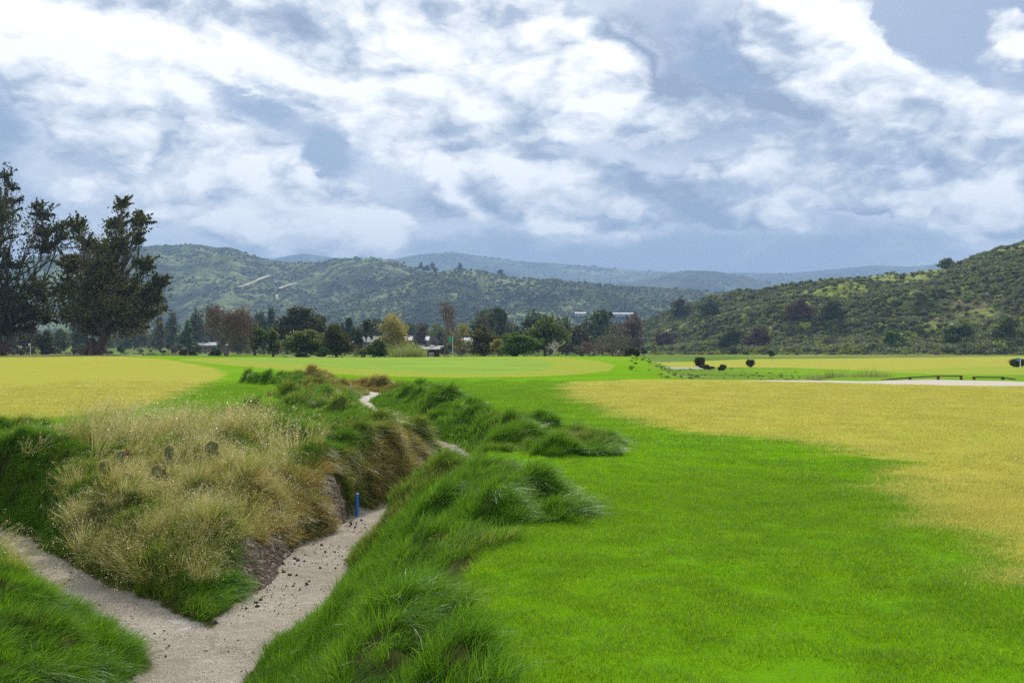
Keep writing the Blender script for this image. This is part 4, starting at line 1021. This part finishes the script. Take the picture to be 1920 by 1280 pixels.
# ------------------------------------------------------------------ woodland and homes of the valley floor
TV = []
for mt in ('leaf_grey', 'leaf_dark', 'leaf_brown', 'leaf_olive'):
    for _ in range(3):
        P = np.concatenate([clump_points((RNG.normal(0, .16), RNG.normal(0, .16), .25 + .6 * RNG.random()), (.24, .24, .2), 70, 6, .4) for q in range(6)])
        V, F = leaf_cards(P, .10, 1.5); TV.append(mesh_from('tree', V, F, M[mt], dict(r=np.repeat(RNG.random(len(P)), 4))))
n_ = 1500
Yw = 240 + 760 * RNG.random(n_) ** 1.1; xw = (RNG.random(n_) * 2 - 1) * .55 * Yw
m = (xw < at(1200, Yw)) & ~((xw > at(640, Yw)) & (xw < at(900, Yw)) & (Yw < 330)) & ~((xw < at(420, Yw)) & (Yw < 330)) & (fbm(xw / 60, Yw / 60, 3, 12) > -.25)
xw, Yw = xw[m], Yw[m]; n_ = len(xw); hs = 5 + 6.5 * RNG.random(n_) ** 2
scatter('valley_woodland', np.stack([xw, Yw, H(xw, Yw)], -1), np.stack([0 * hs, 0 * hs, RNG.random(n_) * 6.28], -1), np.stack([hs * .8, hs * .8, hs], -1), RNG.integers(0, len(TV), n_), TV,
        'distant belt of mixed trees on the valley floor below the hills', 'woodland')
n_ = 420
Yw = 215 + 90 * RNG.random(n_); xw = at(RNG.uniform(-20, 1190, n_), Yw); m = (fbm(xw / 22, Yw / 22, 3, 41) > -.05) & ((xw > at(300, Yw)) | (Yw > 215)); xw, Yw = xw[m], Yw[m]; hs = 1.0 + 2.2 * RNG.random(len(xw)) ** 2
scatter('valley_brush', np.stack([xw, Yw, H(xw, Yw)], -1), np.stack([0 * hs, 0 * hs, RNG.random(len(xw)) * 6.28], -1), np.stack([hs * 1.3, hs * 1.3, hs], -1), RNG.integers(0, len(TV), len(xw)), TV,
        'low grey green brush between the trees and the homes of the valley', 'brush')
# rough weeds on the fields
M['weed_leaf'] = foliage('weed_leaves', [(0, (.05, .12, .010)), (.6, (.12, .24, .02)), (1, (.24, .36, .05))], .45, .6, .1)
WEED = bush_variants(['scrub_dark', 'scrub_lime', 'weed_leaf', 'scrub_brown'], 90, .2, .5, 2)
def weeds(name, label, n, x, y, s, kinds):
    z = H(x, y); scatter(name, np.stack([x, y, z], -1), np.stack([0 * x, 0 * x, RNG.random(len(x)) * 6.28], -1), s, np.array(kinds)[RNG.integers(0, len(kinds), len(x))] * 2 + RNG.integers(0, 2, len(x)), WEED, label, 'weeds')
yy = 128 + 150 * RNG.random(2200); xx = at(RNG.uniform(-60, 1180, 2200), yy); k = fbm(xx / 14, yy / 14, 4, 3) > .02; xx, yy = xx[k], yy[k]
weeds('field_weeds', 'low tufts of weeds over the far left fields', 0, xx, yy, .25 + .5 * RNG.random(len(xx)), [0, 1, 2, 3])
yy = 58 + 100 * RNG.random(5200) ** 1.3; xx = at(RNG.uniform(1150, 1500, 5200), yy); k = (.6 * fbm(xx / 7, yy / 9, 4, 6) + 1.2 * RNG.random(5200) > .95) & (xx > .118 * yy) & (sdpoly(xx, yy, YEL_F) < -1); xx, yy = xx[k], yy[k]
weeds('gully_weeds', 'green weeds and small plants in the gully right of the putting green', 0, xx, yy, .05 + .22 * RNG.random(len(xx)) ** 2, [1, 2, 2, 2, 2, 3])
yy = 226 + 60 * RNG.random(1500); xx = at(RNG.uniform(1220, 1960, 1500), yy); weeds('hill_foot_weeds', 'pale green weeds along the foot of the hill', 0, xx, yy, .3 + .8 * RNG.random(1500) ** 2, [0, 1, 1, 3])
# tall reeds
RD = [blades(36, .5, 1.0, .5, .03, .22, .5, 3, M['reed'], 0) for _ in range(3)]
def reeds(name, label, n, pxa, pxb, ya, yb, s):
    yy = RNG.uniform(ya, yb, n); xx = at(RNG.uniform(pxa, pxb, n), yy)
    scatter(name, np.stack([xx, yy, H(xx, yy)], -1), np.stack([0 * xx, 0 * xx, RNG.random(n) * 6.28], -1), s * (.35 + .65 * RNG.random(n)) * (.6 + .8 * np.clip(.5 + fbm(xx / 3, yy / 3, 2, 9), 0, 1)), RNG.integers(0, 3, n), RD, label, 'reeds')
reeds('reeds', 'tall pale green reeds left of the brown shed', 220, 735, 797, 105, 122, 1.35)
reeds('reeds.001', 'patch of pale reeds in the field left of the low rail', 260, 1520, 1670, 58, 80, .62)


# ------------------------------------------------------------------ built things
def box(c, s, rz=0.0):
    x, y, z = [v * .5 for v in s]
    V = np.array([(a * x, b * y, d * z) for d in (-1, 1) for b in (-1, 1) for a in (-1, 1)], float)
    F = np.array([(0, 2, 3, 1), (4, 5, 7, 6), (0, 1, 5, 4), (2, 6, 7, 3), (0, 4, 6, 2), (1, 3, 7, 5)])
    if rz: co, si = math.cos(rz), math.sin(rz); V[:, :2] = V[:, :2] @ np.array([[co, si], [-si, co]])
    return V + np.array(c), F
def join(parts):
    Vs, Fs, n = [], [], 0
    for V, F in parts: Vs.append(V); Fs.append(np.asarray(F) + n); n += len(V)
    return np.concatenate(Vs), np.concatenate(Fs)
def part(name, geo, mat, parent, **k):
    V, F = geo; return link(name, mesh_from(name, V, F, M[mat]), parent, **k)
M['dark_wood'] = simple('dark_stained_wood', (.045, .028, .02), .8, .2, .35, 6, .3)
M['rail_wood'] = simple('weathered_rail_wood', (.13, .09, .06), .9, .1, .4, 5, .4)
M['white_paint'] = simple('white_paint', (.78, .78, .76), .5, .3, .05)
M['wall_pale'] = simple('pale_siding', (.36, .35, .32), .7, .2, .08)
M['wall_brown'] = simple('brown_siding', (.16, .12, .10), .8, .2, .15)
M['roof_grey'] = simple('grey_roofing', (.26, .26, .26), .75, .25, .12, 2)
M['roof_pale'] = simple('pale_roofing', (.40, .40, .41), .7, .25, .08, 2)
M['blue_paint'] = simple('blue_paint', (.01, .14, .52), .35, .5, .06, 20)
M['pole_white'] = simple('white_pole_paint', (.8, .8, .78), .4, .4, .02)
M['flag_green'] = simple('green_flag_cloth', (.01, .30, .17), .8, .1, .1)
M['flag_blue'] = simple('blue_flag_cloth', (.05, .22, .45), .8, .1, .1)
M['orange'] = simple('orange_plastic', (.75, .10, .02), .5, .4, .1)
def glass():
    m, n = material('window_glass'); return finish(m, n, principled(n, (.02, .025, .03), .08, .5))
M['glass'] = glass()

# the brown shed beyond the putting green
def shed():
    Y = 117; k = Y / FPX; x = at(808, Y); z0 = float(H(x, Y)); zt = zat(650, Y); w = 32 * k; hgt = zt - z0
    e = root('garden_shed', 'small dark brown wooden shed with white trim and two white roof vents behind the green', 'shed', (x, Y, z0))
    d = 1.7; rz = 0
    n = 12; bw = w / n                                            # upright boards
    bme = mesh_from('plank', *box((0, 0, hgt * .43), (bw - .012, .05, hgt * .86)), M['dark_wood'])
    for i in range(n):
        o = link('plank', bme, e, (-w / 2 + bw * (i + .5), -d / 2 - (.004 if i % 2 else 0), 0))
    part('wall', join([box((0, .03, hgt * .42), (w - .04, d - .1, hgt * .84))]), 'dark_wood', e)
    zr = hgt * .86
    V = np.array([(-w / 2 - .12, -d / 2 - .15, zr), (w / 2 + .12, -d / 2 - .15, zr), (w / 2 + .12, 0, hgt), (-w / 2 - .12, 0, hgt), (-w / 2 - .12, d / 2 + .15, zr), (w / 2 + .12, d / 2 + .15, zr)])
    V2 = np.concatenate([V, V + [0, 0, -.07]])
    F = np.array([(0, 1, 2, 3), (3, 2, 5, 4), (6, 9, 8, 7), (9, 10, 11, 8), (0, 6, 7, 1), (5, 11, 10, 4), (0, 3, 9, 6), (3, 4, 10, 9), (1, 7, 8, 2), (2, 8, 11, 5)])
    part('roof', (V2, F), 'roof_grey', e)
    fx = w * .07
    f = part('window', join([box((fx - .2, -d / 2 - .06, hgt * .48), (.06, .06, .5)), box((fx + .2, -d / 2 - .06, hgt * .48), (.06, .06, .5)), box((fx, -d / 2 - .06, hgt * .48), (.04, .05, .38)),
                             box((fx, -d / 2 - .06, hgt * .48 + .22), (.34, .06, .06)), box((fx, -d / 2 - .06, hgt * .48 - .22), (.34, .06, .06))]), 'white_paint', e)
    part('pane', box((fx, -d / 2 - .036, hgt * .48), (.34, .01, .38)), 'glass', f)
    part('door_frame', join([box((-w * .44, -d / 2 - .06, hgt * .38), (.09, .06, hgt * .76)), box((-w * .27, -d / 2 - .06, hgt * .38), (.11, .06, hgt * .76)), box((-w * .355, -d / 2 - .06, hgt * .79), (w * .26, .06, .1))]), 'white_paint', e)
    part('door', box((-w * .355, -d / 2 - .045, hgt * .36), (w * .11, .03, hgt * .70)), 'rail_wood', e)
    for sx in (.02, .14):
        V, F = frustums([((w * sx, -.1, hgt - .03), (w * sx, -.1, hgt + .12), .13, .12), ((w * sx, -.1, hgt + .12), (w * sx, -.1, hgt + .2), .12, .03)], 8); part('roof_vent', (V, F), 'white_paint', e)
shed()

# golf flags
def pin(name, label, px, pb, pt, Y, flag, z=None, thick=.03):
    X = at(px, Y); z0 = float(H(X, Y)); h_ = zat(pt, Y) - z0
    e = root(name, label, 'golf flag', (X, Y, z0))
    V, F = frustums([((0, 0, -.05), (0, 0, h_), thick, thick * .7)], 6); link('pole', mesh_from('pole', V, F, M['pole_white'], smooth=True), e)
    nx = 7; g = []
    for i in range(nx):
        for j in range(4):
            f = i / (nx - 1); g.append((-.02 - .48 * f * .8, .08 * math.sin(f * 6 + j * .4), h_ - .02 - j * .12 - .10 * f - (.06 * math.sin(f * 5))))
    V = np.array(g); F = [(i * 4 + j, i * 4 + j + 1, (i + 1) * 4 + j + 1, (i + 1) * 4 + j) for i in range(nx - 1) for j in range(3)]
    V2 = V + np.array([0, .006, 0]); F2 = [tuple(reversed([q + len(V) for q in f])) for f in F]
    link('flag', mesh_from('flag', np.concatenate([V, V2]), np.array(F + F2), M[flag], smooth=True), e)
pin('golf_flag', 'white flagstick with a small green and white flag on the putting green', 849, 672, 631, 95, 'flag_green', thick=.026)
pin('golf_flag.001', 'short white flagstick with a pale blue flag at the right edge', 1913, 687, 670, 118, 'flag_blue', thick=.05)
pin('golf_flag.002', 'tiny white flagstick on the far left field between the two big trunks', 57, 652, 643, 200, 'pole_white', thick=.05)
pin('golf_flag.003', 'tiny white flagstick right of the leafless brown tree trunk', 431, 660, 644, 170, 'pole_white', thick=.04)

# low timber rails
def rail(label, posts, Y, ends=None, hpost=.0, group=None, drop=None, z_fix=None):
    """posts: (px, py top) ; ends: sloping rail ends (px, py, px, py)"""
    x0 = at(posts[0][0], Y); z0 = float(H(x0, Y))
    e = root('rail_fence', label, 'fence', (x0, Y, z0), group)
    pts = []
    for (px, pt) in posts:
        x = at(px, Y) - x0; gz = float(H(x + x0, Y)) - z0; zt = zat(pt, Y) - z0
        part('post', box((x, 0, (gz - .1 + zt) / 2), (.11, .11, zt - gz + .1)), 'rail_wood', e); pts.append((x, zt))
    seq = list(zip(pts[:-1], pts[1:]))
    if ends:
        for (a, b, c, d) in ends: seq.append(((at(a, Y) - x0, zat(b, Y) - z0), (at(c, Y) - x0, zat(d, Y) - z0)))
    for (xa, za), (xb, zb) in seq:
        V, F = frustums([((xa, -.1, za - .03), (xb, -.1, zb - .03), .038, .038)], 6); part('rail', (V, F), 'rail_wood', e)
    return e
rail('low wooden rail on three posts left of the leafless brown tree', [(268, 664.5), (308, 664.5), (348, 665.5)], 112, group=None)
for (px, pt, lab) in [(40, 659, 'short dark wooden post beside the cart path near the left edge'), (139, 658.5, 'short dark wooden post beside the cart path left of the forked trunk')]:
    Y = 122.5; x = at(px, Y); z0 = float(H(x, Y)); e = root('wooden_post', lab, 'post', (x, Y, z0)); h_ = max(.5, zat(pt, Y) - z0)
    part('post', box((0, 0, h_ / 2 - .05), (.22, .22, h_ + .1)), 'dark_wood', e); part('post_cap', box((0, 0, h_ + .03), (.25, .25, .05)), 'dark_wood', e)
rail('long low wooden rail curving round the pale sand patch', [(1706, 706), (1759, 703.5), (1802, 703.5)], 52, ends=[(1650, 711, 1706, 706.5)])
rail('shorter low wooden rail at the right end of the pale sand patch', [(1826, 705.5), (1880, 706)], 52, ends=[(1880, 706.5, 1902, 710)])

# mobile homes of the valley
def home(label, px, pe, w_px, Y, wall, roofm, rise=1.3, gable=False, wins=4):
    """long low home: eaves seen at pixel row pe"""
    x = at(px, Y); z0 = float(H(x, Y)); w = w_px * Y / FPX; ze = zat(pe, Y) - z0; d = 7.0
    e = root('mobile_home', label, 'house', (x, Y, z0))
    part('wall', box((0, 0, ze / 2 - .1), (w, d, ze + .2)), wall, e)
    o = .35
    if gable:
        V = np.array([(-w / 2 - o, -d / 2 - o, ze), (0, -d / 2 - o, ze + rise), (w / 2 + o, -d / 2 - o, ze), (-w / 2 - o, d / 2 + o, ze), (0, d / 2 + o, ze + rise), (w / 2 + o, d / 2 + o, ze)])
        F = [(0, 3, 4, 1), (1, 4, 5, 2)]
        part('gable_wall', (np.array([(-w / 2, -d / 2, ze), (w / 2, -d / 2, ze), (0, -d / 2, ze + rise * .9), (0, -d / 2 + .1, ze + rise * .9)]), np.array([(0, 1, 2, 3)])), wall, e)
    else:
        V = np.array([(-w / 2 - o, -d / 2 - o, ze), (w / 2 + o, -d / 2 - o, ze), (w / 2 + o, 0, ze + rise), (-w / 2 - o, 0, ze + rise), (-w / 2 - o, d / 2 + o, ze), (w / 2 + o, d / 2 + o, ze)])
        F = [(0, 1, 2, 3), (3, 2, 5, 4)]
    n = len(V); V = np.concatenate([V, V - [0, 0, .15]]); F = F + [tuple(q + n for q in reversed(f)) for f in F] + ([(0, 1, 1 + n, n), (1, 2, 2 + n, 1 + n)] if gable else [(0, n, 1 + n, 1)])
    part('roof', (V, np.array(F)), roofm, e)
    for i in range(wins):
        wx = -w / 2 + w * (i + .5) / wins
        f = part('window', join([box((wx, -d / 2 - .03, ze * .6), (1.3, .05, .95))]), 'roof_grey', e); part('pane', box((wx, -d / 2 - .065, ze * .6), (1.0, .02, .65)), 'glass', f)
home('long pale mobile home behind the leafless brown tree', 400, 647, 90, 300, 'wall_brown', 'roof_pale', .9, wins=6)
home('pale roofed mobile home right of the slim dark tree', 520, 644, 54, 330, 'wall_pale', 'roof_grey', 1.3)
home('grey roofed mobile home between the cypress and the yellow tree', 683, 641, 62, 320, 'wall_brown', 'roof_grey', 1.7)
home('pale roofed mobile home right of the yellow tree', 782, 638, 44, 315, 'wall_brown', 'roof_pale', 1.3)
home('low cream mobile home in front of the pale roofed one', 778, 650, 34, 285, 'wall_pale', 'roof_pale', .7, wins=3)
home('grey gabled home right of the golf flag', 884, 640, 36, 310, 'wall_pale', 'roof_pale', 1.2, wins=3)
home('pale mobile home above the weeping tree foot', 1075, 643, 40, 290, 'wall_pale', 'roof_pale', 1.3, wins=3)
home('grey gabled home with a dark front below the palm', 1090, 645, 28, 275, 'wall_brown', 'roof_grey', 1.6, True, wins=2)
home('low pale mobile home right of the shed', 838, 652, 40, 290, 'wall_pale', 'roof_grey', .6, wins=3)

# long white sheds high on the far hill
def find_on(objname, px, py):
    me = bpy.data.objects[objname].data; co = np.empty(len(me.vertices) * 3, np.float32); me.vertices.foreach_get('co', co); co = co.reshape(-1, 3)
    u = co[:, 0] / co[:, 1] * FPX + 960; v = HOR - (co[:, 2] - EYE) / co[:, 1] * FPX
    d = (u - px) ** 2 + (v - py) ** 2 + co[:, 1] * .002; k = int(np.argmin(d)); return co[k]
for (pa, pb_, py, lab, hh) in [(1078, 1098, 588.5, 'short white farm building high on the far hill', 2.8), (1114, 1191, 590, 'long white farm building high on the far hill', 3.0)]:
    p = find_on('far_hills.001', (pa + pb_) / 2, py + 3); Y = float(p[1]) - 12; w = (pb_ - pa) * Y / FPX; z0 = float(p[2]) - 1
    e = root('farm_building', lab, 'building', (at((pa + pb_) / 2, Y), Y, z0))
    part('wall', box((0, 0, hh / 2), (w, 9, hh)), 'wall_pale', e)
    V = np.array([(-w / 2 - .4, -5, hh), (w / 2 + .4, -5, hh), (w / 2 + .4, 0, hh + 1.2), (-w / 2 - .4, 0, hh + 1.2), (-w / 2 - .4, 5, hh), (w / 2 + .4, 5, hh)])
    part('roof', (V, np.array([(0, 1, 2, 3), (3, 2, 5, 4)])), 'roof_pale', e)
# dirt tracks on the far hill
def track(name, pts, width, obj):
    C = []
    for (a, b), (c, d) in zip(pts[:-1], pts[1:]):
        for t in np.linspace(0, 1, 7)[:-1]: C.append(find_on(obj, a + (c - a) * t, b + (d - b) * t))
    C = np.array(C); K = np.ones(5) / 5
    C = np.stack([np.convolve(np.pad(C[:, k], 2, 'edge'), K, 'valid') for k in range(3)], -1)
    T_ = np.gradient(C, axis=0); side = np.stack([-T_[:, 1], T_[:, 0], 0 * T_[:, 0]], -1); side /= np.linalg.norm(side, axis=1)[:, None] + 1e-6
    U = C + [0, -3, 5.0]; V = np.stack([U - side * width, U + side * width], 1).reshape(-1, 3); V[1::2, 2] += .8
    k = np.arange(len(C) - 1) * 2
    link(name, mesh_from(name, V, np.stack([k, k + 1, k + 3, k + 2], -1), M['track'], smooth=True), kind='structure')
M['track'] = simple('pale_dirt_track', (.40, .36, .26), .95, .05, .2, .1)
track('hill_track', [(420, 549), (450, 546), (478, 535), (500, 524), (512, 522)], 2.4, 'far_hills')
track('hill_track.001', [(521, 568), (521.5, 556), (523, 548), (540, 542), (565, 535)], 1.6, 'far_hills')

# trees lining the ridge tops of the far hill
for i, (px, py, h_, lab) in enumerate([(790, 506, 11, 'leftmost tree on the crest of the long lower hill'), (800, 507, 9, 'second tree on the crest of the long lower hill'), (812, 508, 13, 'tallest tree on the crest of the long lower hill'), (862, 505, 10, 'tree on the rounded top of the long lower hill'), (938, 516, 10, 'tree right of the rounded top on the long lower hill')]):
    p = find_on('far_hills.001', px, py + 2); Y = float(p[1]); k = FPX / Y
    T('ridge_tree', lab, 'tree', px, py + 2, Y, auto_clusters(px, py + 2 - h_ * k, py + 2, h_ * .9 * k, 6, 'dome'), 'leaf_grey', .3, 260, 1.5, base_z=float(p[2]) - .5)

# the blue stake in the creek bed
def stake():
    Y = 15.9; X = at(669, Y); z0 = float(H(X, Y)); lean = .03
    e = root('hazard_stake', 'blue painted stake standing upright in the sandy creek bed', 'stake', (X, Y, z0))
    th = np.linspace(0, 2 * np.pi, 17)[:-1]; r = .026
    rings = [(r, -.12), (r, .36), (r * .85, .372)]
    V = np.array([(rr * math.cos(a) + lean * z, rr * math.sin(a), z) for rr, z in rings for a in th]); n = 16
    F = [(k * n + i, k * n + (i + 1) % n, (k + 1) * n + (i + 1) % n, (k + 1) * n + i) for k in range(2) for i in range(n)]
    link('shaft', mesh_from('shaft', V, np.array(F), M['blue_paint'], smooth=True), e)
    c = np.array([(r * .85 * math.cos(a) + lean * .372, r * .85 * math.sin(a), .372) for a in th])
    link('cap', mesh_from('cap', c, np.array([list(range(16))]), M['pole_white']), e)
stake()

# prickly pear in the dry grass
def pad_mesh():
    nu, nv = 18, 10; V = []
    for j in range(nv + 1):
        v = j / nv * math.pi
        for i in range(nu):
            u = i / nu * 2 * math.pi
            h_ = -math.cos(v) * .5 + .5; wr = math.sin(v) ** .8 * (.30 + .16 * h_)
            V.append((wr * math.cos(u), .10 * math.sin(v) * math.sin(u), h_ * 1.0))
    F = [(j * nu + i, j * nu + (i + 1) % nu, (j + 1) * nu + (i + 1) % nu, (j + 1) * nu + i) for j in range(nv) for i in range(nu)]
    return mesh_from('pad', V, np.array(F), M['cactus'], smooth=True)
def spine_mesh():
    P, D = [], []
    for k in range(150):                       # bristles on the rim and faces
        v = RNG.uniform(.25, math.pi); u = RNG.choice([0, math.pi]) + RNG.normal(0, .45) if k < 100 else RNG.uniform(0, 6.28)
        h_ = -math.cos(v) * .5 + .5; wr = math.sin(v) ** .8 * (.30 + .16 * h_)
        p = np.array([wr * math.cos(u), .10 * math.sin(v) * math.sin(u), h_])
        d = np.array([math.cos(u) * math.sin(v), .9 * math.sin(u), -math.cos(v)]); P.append(p); D.append(d / np.linalg.norm(d))
    P = np.repeat(np.array(P), 5, 0); D = np.repeat(np.array(D), 5, 0) + RNG.normal(0, .45, (len(P), 3)); s_ = RNG.normal(0, .012, (len(P), 3))
    V = np.stack([P - s_, P + s_, P + D * .085], 1).reshape(-1, 3)
    return mesh_from('spines', V, np.arange(len(P))[:, None] * 3 + np.array([[0, 1, 2]]), M['spine'])
M['cactus'] = simple('cactus_skin', (.13, .15, .05), .75, .2, .5, 7, .4)
def spine_mat():
    m, n = material('golden_spines'); a = n.new('ShaderNodeBsdfTranslucent'); a.inputs[0].default_value = (.6, .5, .25, 1)
    mx = n.new('ShaderNodeMixShader'); mx.inputs[0].default_value = .5; n.l.new(principled(n, (.50, .40, .20), .5), mx.inputs[1]); n.l.new(a.outputs[0], mx.inputs[2]); return finish(m, n, mx.outputs[0])
M['spine'] = spine_mat(); M['fruit'] = simple('red_cactus_fruit', (.22, .02, .03), .5, .3, .2)
PAD, SPN = pad_mesh(), spine_mesh()
def cactus(label, px, Y, pads, fruit=None):
    X = at(px, Y); z0 = float(H(X, Y)); e = root('prickly_pear', label, 'cactus', (X, Y, z0))
    for (ppx, ppy, size, roll, yaw) in pads:          # centre of each pad in the photo, its length in metres, its roll
        c = np.array([at(ppx, Y) - X, RNG.normal(0, .05), zat(ppy, Y) - z0]); up = np.array([math.sin(roll), 0, math.cos(roll)])
        o = link('pad', PAD, e, tuple(c - up * size * .5)); o.rotation_euler = (0, roll, yaw); o.scale = (size, size, size)
        o.rotation_mode = 'XYZ'
        s2 = bpy.data.objects.new('spines', SPN); COL.objects.link(s2); s2.parent = o; s2['kind'] = 'stuff'
    # buried older pads carry the seen ones
    for (ppx, ppy, size, roll, yaw) in pads[:1]:
        o = link('pad', PAD, e, (at(ppx, Y) - X, .02, -.06)); o.rotation_euler = (0, roll * .3, yaw + .5); hh = max(.2, zat(ppy, Y) - z0 - size * .3); o.scale = (size, size, hh)
    if fruit:
        x, z = at(fruit[0], Y) - X, zat(fruit[1], Y) - z0
        V, F = frustums([((x, 0, z - .04), (x, 0, z), .012, .03), ((x, 0, z), (x, 0, z + .04), .03, .02), ((x, 0, z + .04), (x, 0, z + .045), .02, .001)], 8); link('fruit', mesh_from('fruit', V, F, M['fruit'], smooth=True), e)
cactus('prickly pear group with three tilted pads at the crest of the dry grass', 385, 14.5, [(397, 841, .22, .45, .2), (401, 860, .24, .95, -.2), (374, 866, .24, .6, .3)])
cactus('slender upright prickly pear pad left of the three tilted pads', 318, 14.6, [(319, 849, .22, .12, 1.0)])
cactus('prickly pear with a small dark red fruit, leftmost of the cactus pads', 222, 14.3, [(224, 860, .22, .12, .3), (196, 876, .18, -.3, .2)], fruit=(239, 849))
cactus('round prickly pear pad half sunk in the straw below the fruiting one', 236, 13.3, [(235, 900, .17, .1, .2)])
cactus('round prickly pear pad half sunk in the straw near the centre of the clump', 299, 13.7, [(298, 882, .17, 0, .1)])
cactus('two low prickly pear pads at the right shoulder of the dry grass', 450, 14.0, [(418, 922, .16, .5, .2), (458, 938, .18, .4, 0), (484, 932, .16, 1.2, 0)])

# loose earth and litter on the creek bed
def clods():
    V = []
    for _ in range(4):
        m0 = RNG.normal(0, 1, (8, 3)); V.append(m0)
    out = []
    base, F = box((0, 0, 0), (1, 1, .7))
    for _ in range(4): out.append(mesh_from('clod', base + RNG.normal(0, .16, base.shape), F, M['dirt']))
    return out
CLOD = clods()
M['earth'] = simple('eroded_earth', (.26, .21, .165), .95, .1, .55, 9, .6)
_d = M['dirt']; M['dirt'] = M['earth']; CLOD_B = clods(); M['dirt'] = _d
def litter(name, label, pts, size, variants):
    x, y = pts[:, 0], pts[:, 1]; t, bed, e_, l = channel(x, y); k = (e_ < .05); x, y = x[k], y[k]; n = len(x)
    scatter(name, np.stack([x, y, H(x, y) + .004], -1), RNG.random((n, 3)) * 6.28, size[0] + (size[1] - size[0]) * RNG.random(n) ** 4, RNG.integers(0, len(variants), n), variants, label, 'soil')
yy = RNG.uniform(6, 19, 9000); xx = RNG.uniform(-8, -.5, 9000)
k = fbm(xx * 1.5, yy * 1.5, 3, 17) > -.1
litter('soil_crumbs', 'dark soil crumbs scattered over the sandy creek bed', np.stack([xx[k], yy[k]], -1), (.005, .016), CLOD)
cl = np.concatenate([RNG.normal((at(643, 15.2), 15.2), (.22, .16), (60, 2)), RNG.normal((-2.9, 11.2), (.18, .6), (90, 2)), RNG.normal((-2.6, 12.6), (.2, .6), (50, 2))])
litter('soil_clods', 'larger dark earth clods fallen from the eroded bank beside the blue stake', cl, (.008, .036), CLOD)
yy = RNG.uniform(10.8, 15.9, 60000); xx = RNG.uniform(-4.4, -1.8, 60000); bd = bare_dirt(xx, yy) > .35; xx, yy = xx[bd][:2600], yy[bd][:2600]
scatter('earth_face', np.stack([xx, yy, H(xx, yy)], -1), RNG.random((len(xx), 3)) * 6.28, .015 + .05 * RNG.random(len(xx)) ** 2, RNG.integers(0, 4, len(xx)), CLOD_B, 'crumbly broken earth on the eroded bank face', 'soil')
V, F = leaf_cards(np.stack([RNG.normal(0, .03, 5), RNG.normal(0, .03, 5), RNG.random(5) * .03], -1), .028, 1.6)
x, y = at(523, 12.8), 12.8
o = link('orange_scrap', mesh_from('orange_scrap', V, F, M['orange']), None, (x - .1, y, float(H(x - .1, y)) + .10)); o['label'] = 'small torn orange plastic scrap on the eroded bank above the sand'; o['category'] = 'scrap'

far_scatter('ridge_scrub', 'specks of trees on the distant hazy ridge', 'distant_ridge', 9000, 300, 50, 6.0, 6, .62)
far_scatter('ridge_scrub.001', 'specks of trees on the rounded hazy hill before the ridge', 'distant_ridge.001', 3000, 160, 40, 4.0, 7, .62)
# dry leaves and bits lying on the turf
yy = 6 * (46 / 6) ** RNG.random(90); xx = RNG.uniform(-.3, .545, 90) * yy; k = (long_mask(xx, yy)[0] < -.1); xx, yy = xx[k], yy[k]; n_ = len(xx)
M['dry_leaf'] = foliage('dry_leaves', [(0, (.26, .18, .06)), (.6, (.45, .36, .16)), (1, (.65, .58, .36))], .2, .7, .1)
LV_ = []
for _ in range(3):
    V, F = leaf_cards(RNG.normal(0, .012, (3, 3)) * .5 + [0, 0, .02], .013, 1.5); LV_.append(mesh_from('dry_leaf', V, F, M['dry_leaf'], dict(r=np.repeat(RNG.random(3), 4))))
scatter('fallen_leaves', np.stack([xx, yy, H(xx, yy) + .015], -1), RNG.random((n_, 3)) * [.4, .4, 6.28], (.4 + .6 * RNG.random(n_)) * (1 + yy / 40), RNG.integers(0, 3, n_), LV_, 'scattered dry leaf bits lying on the fairway turf', 'leaves')
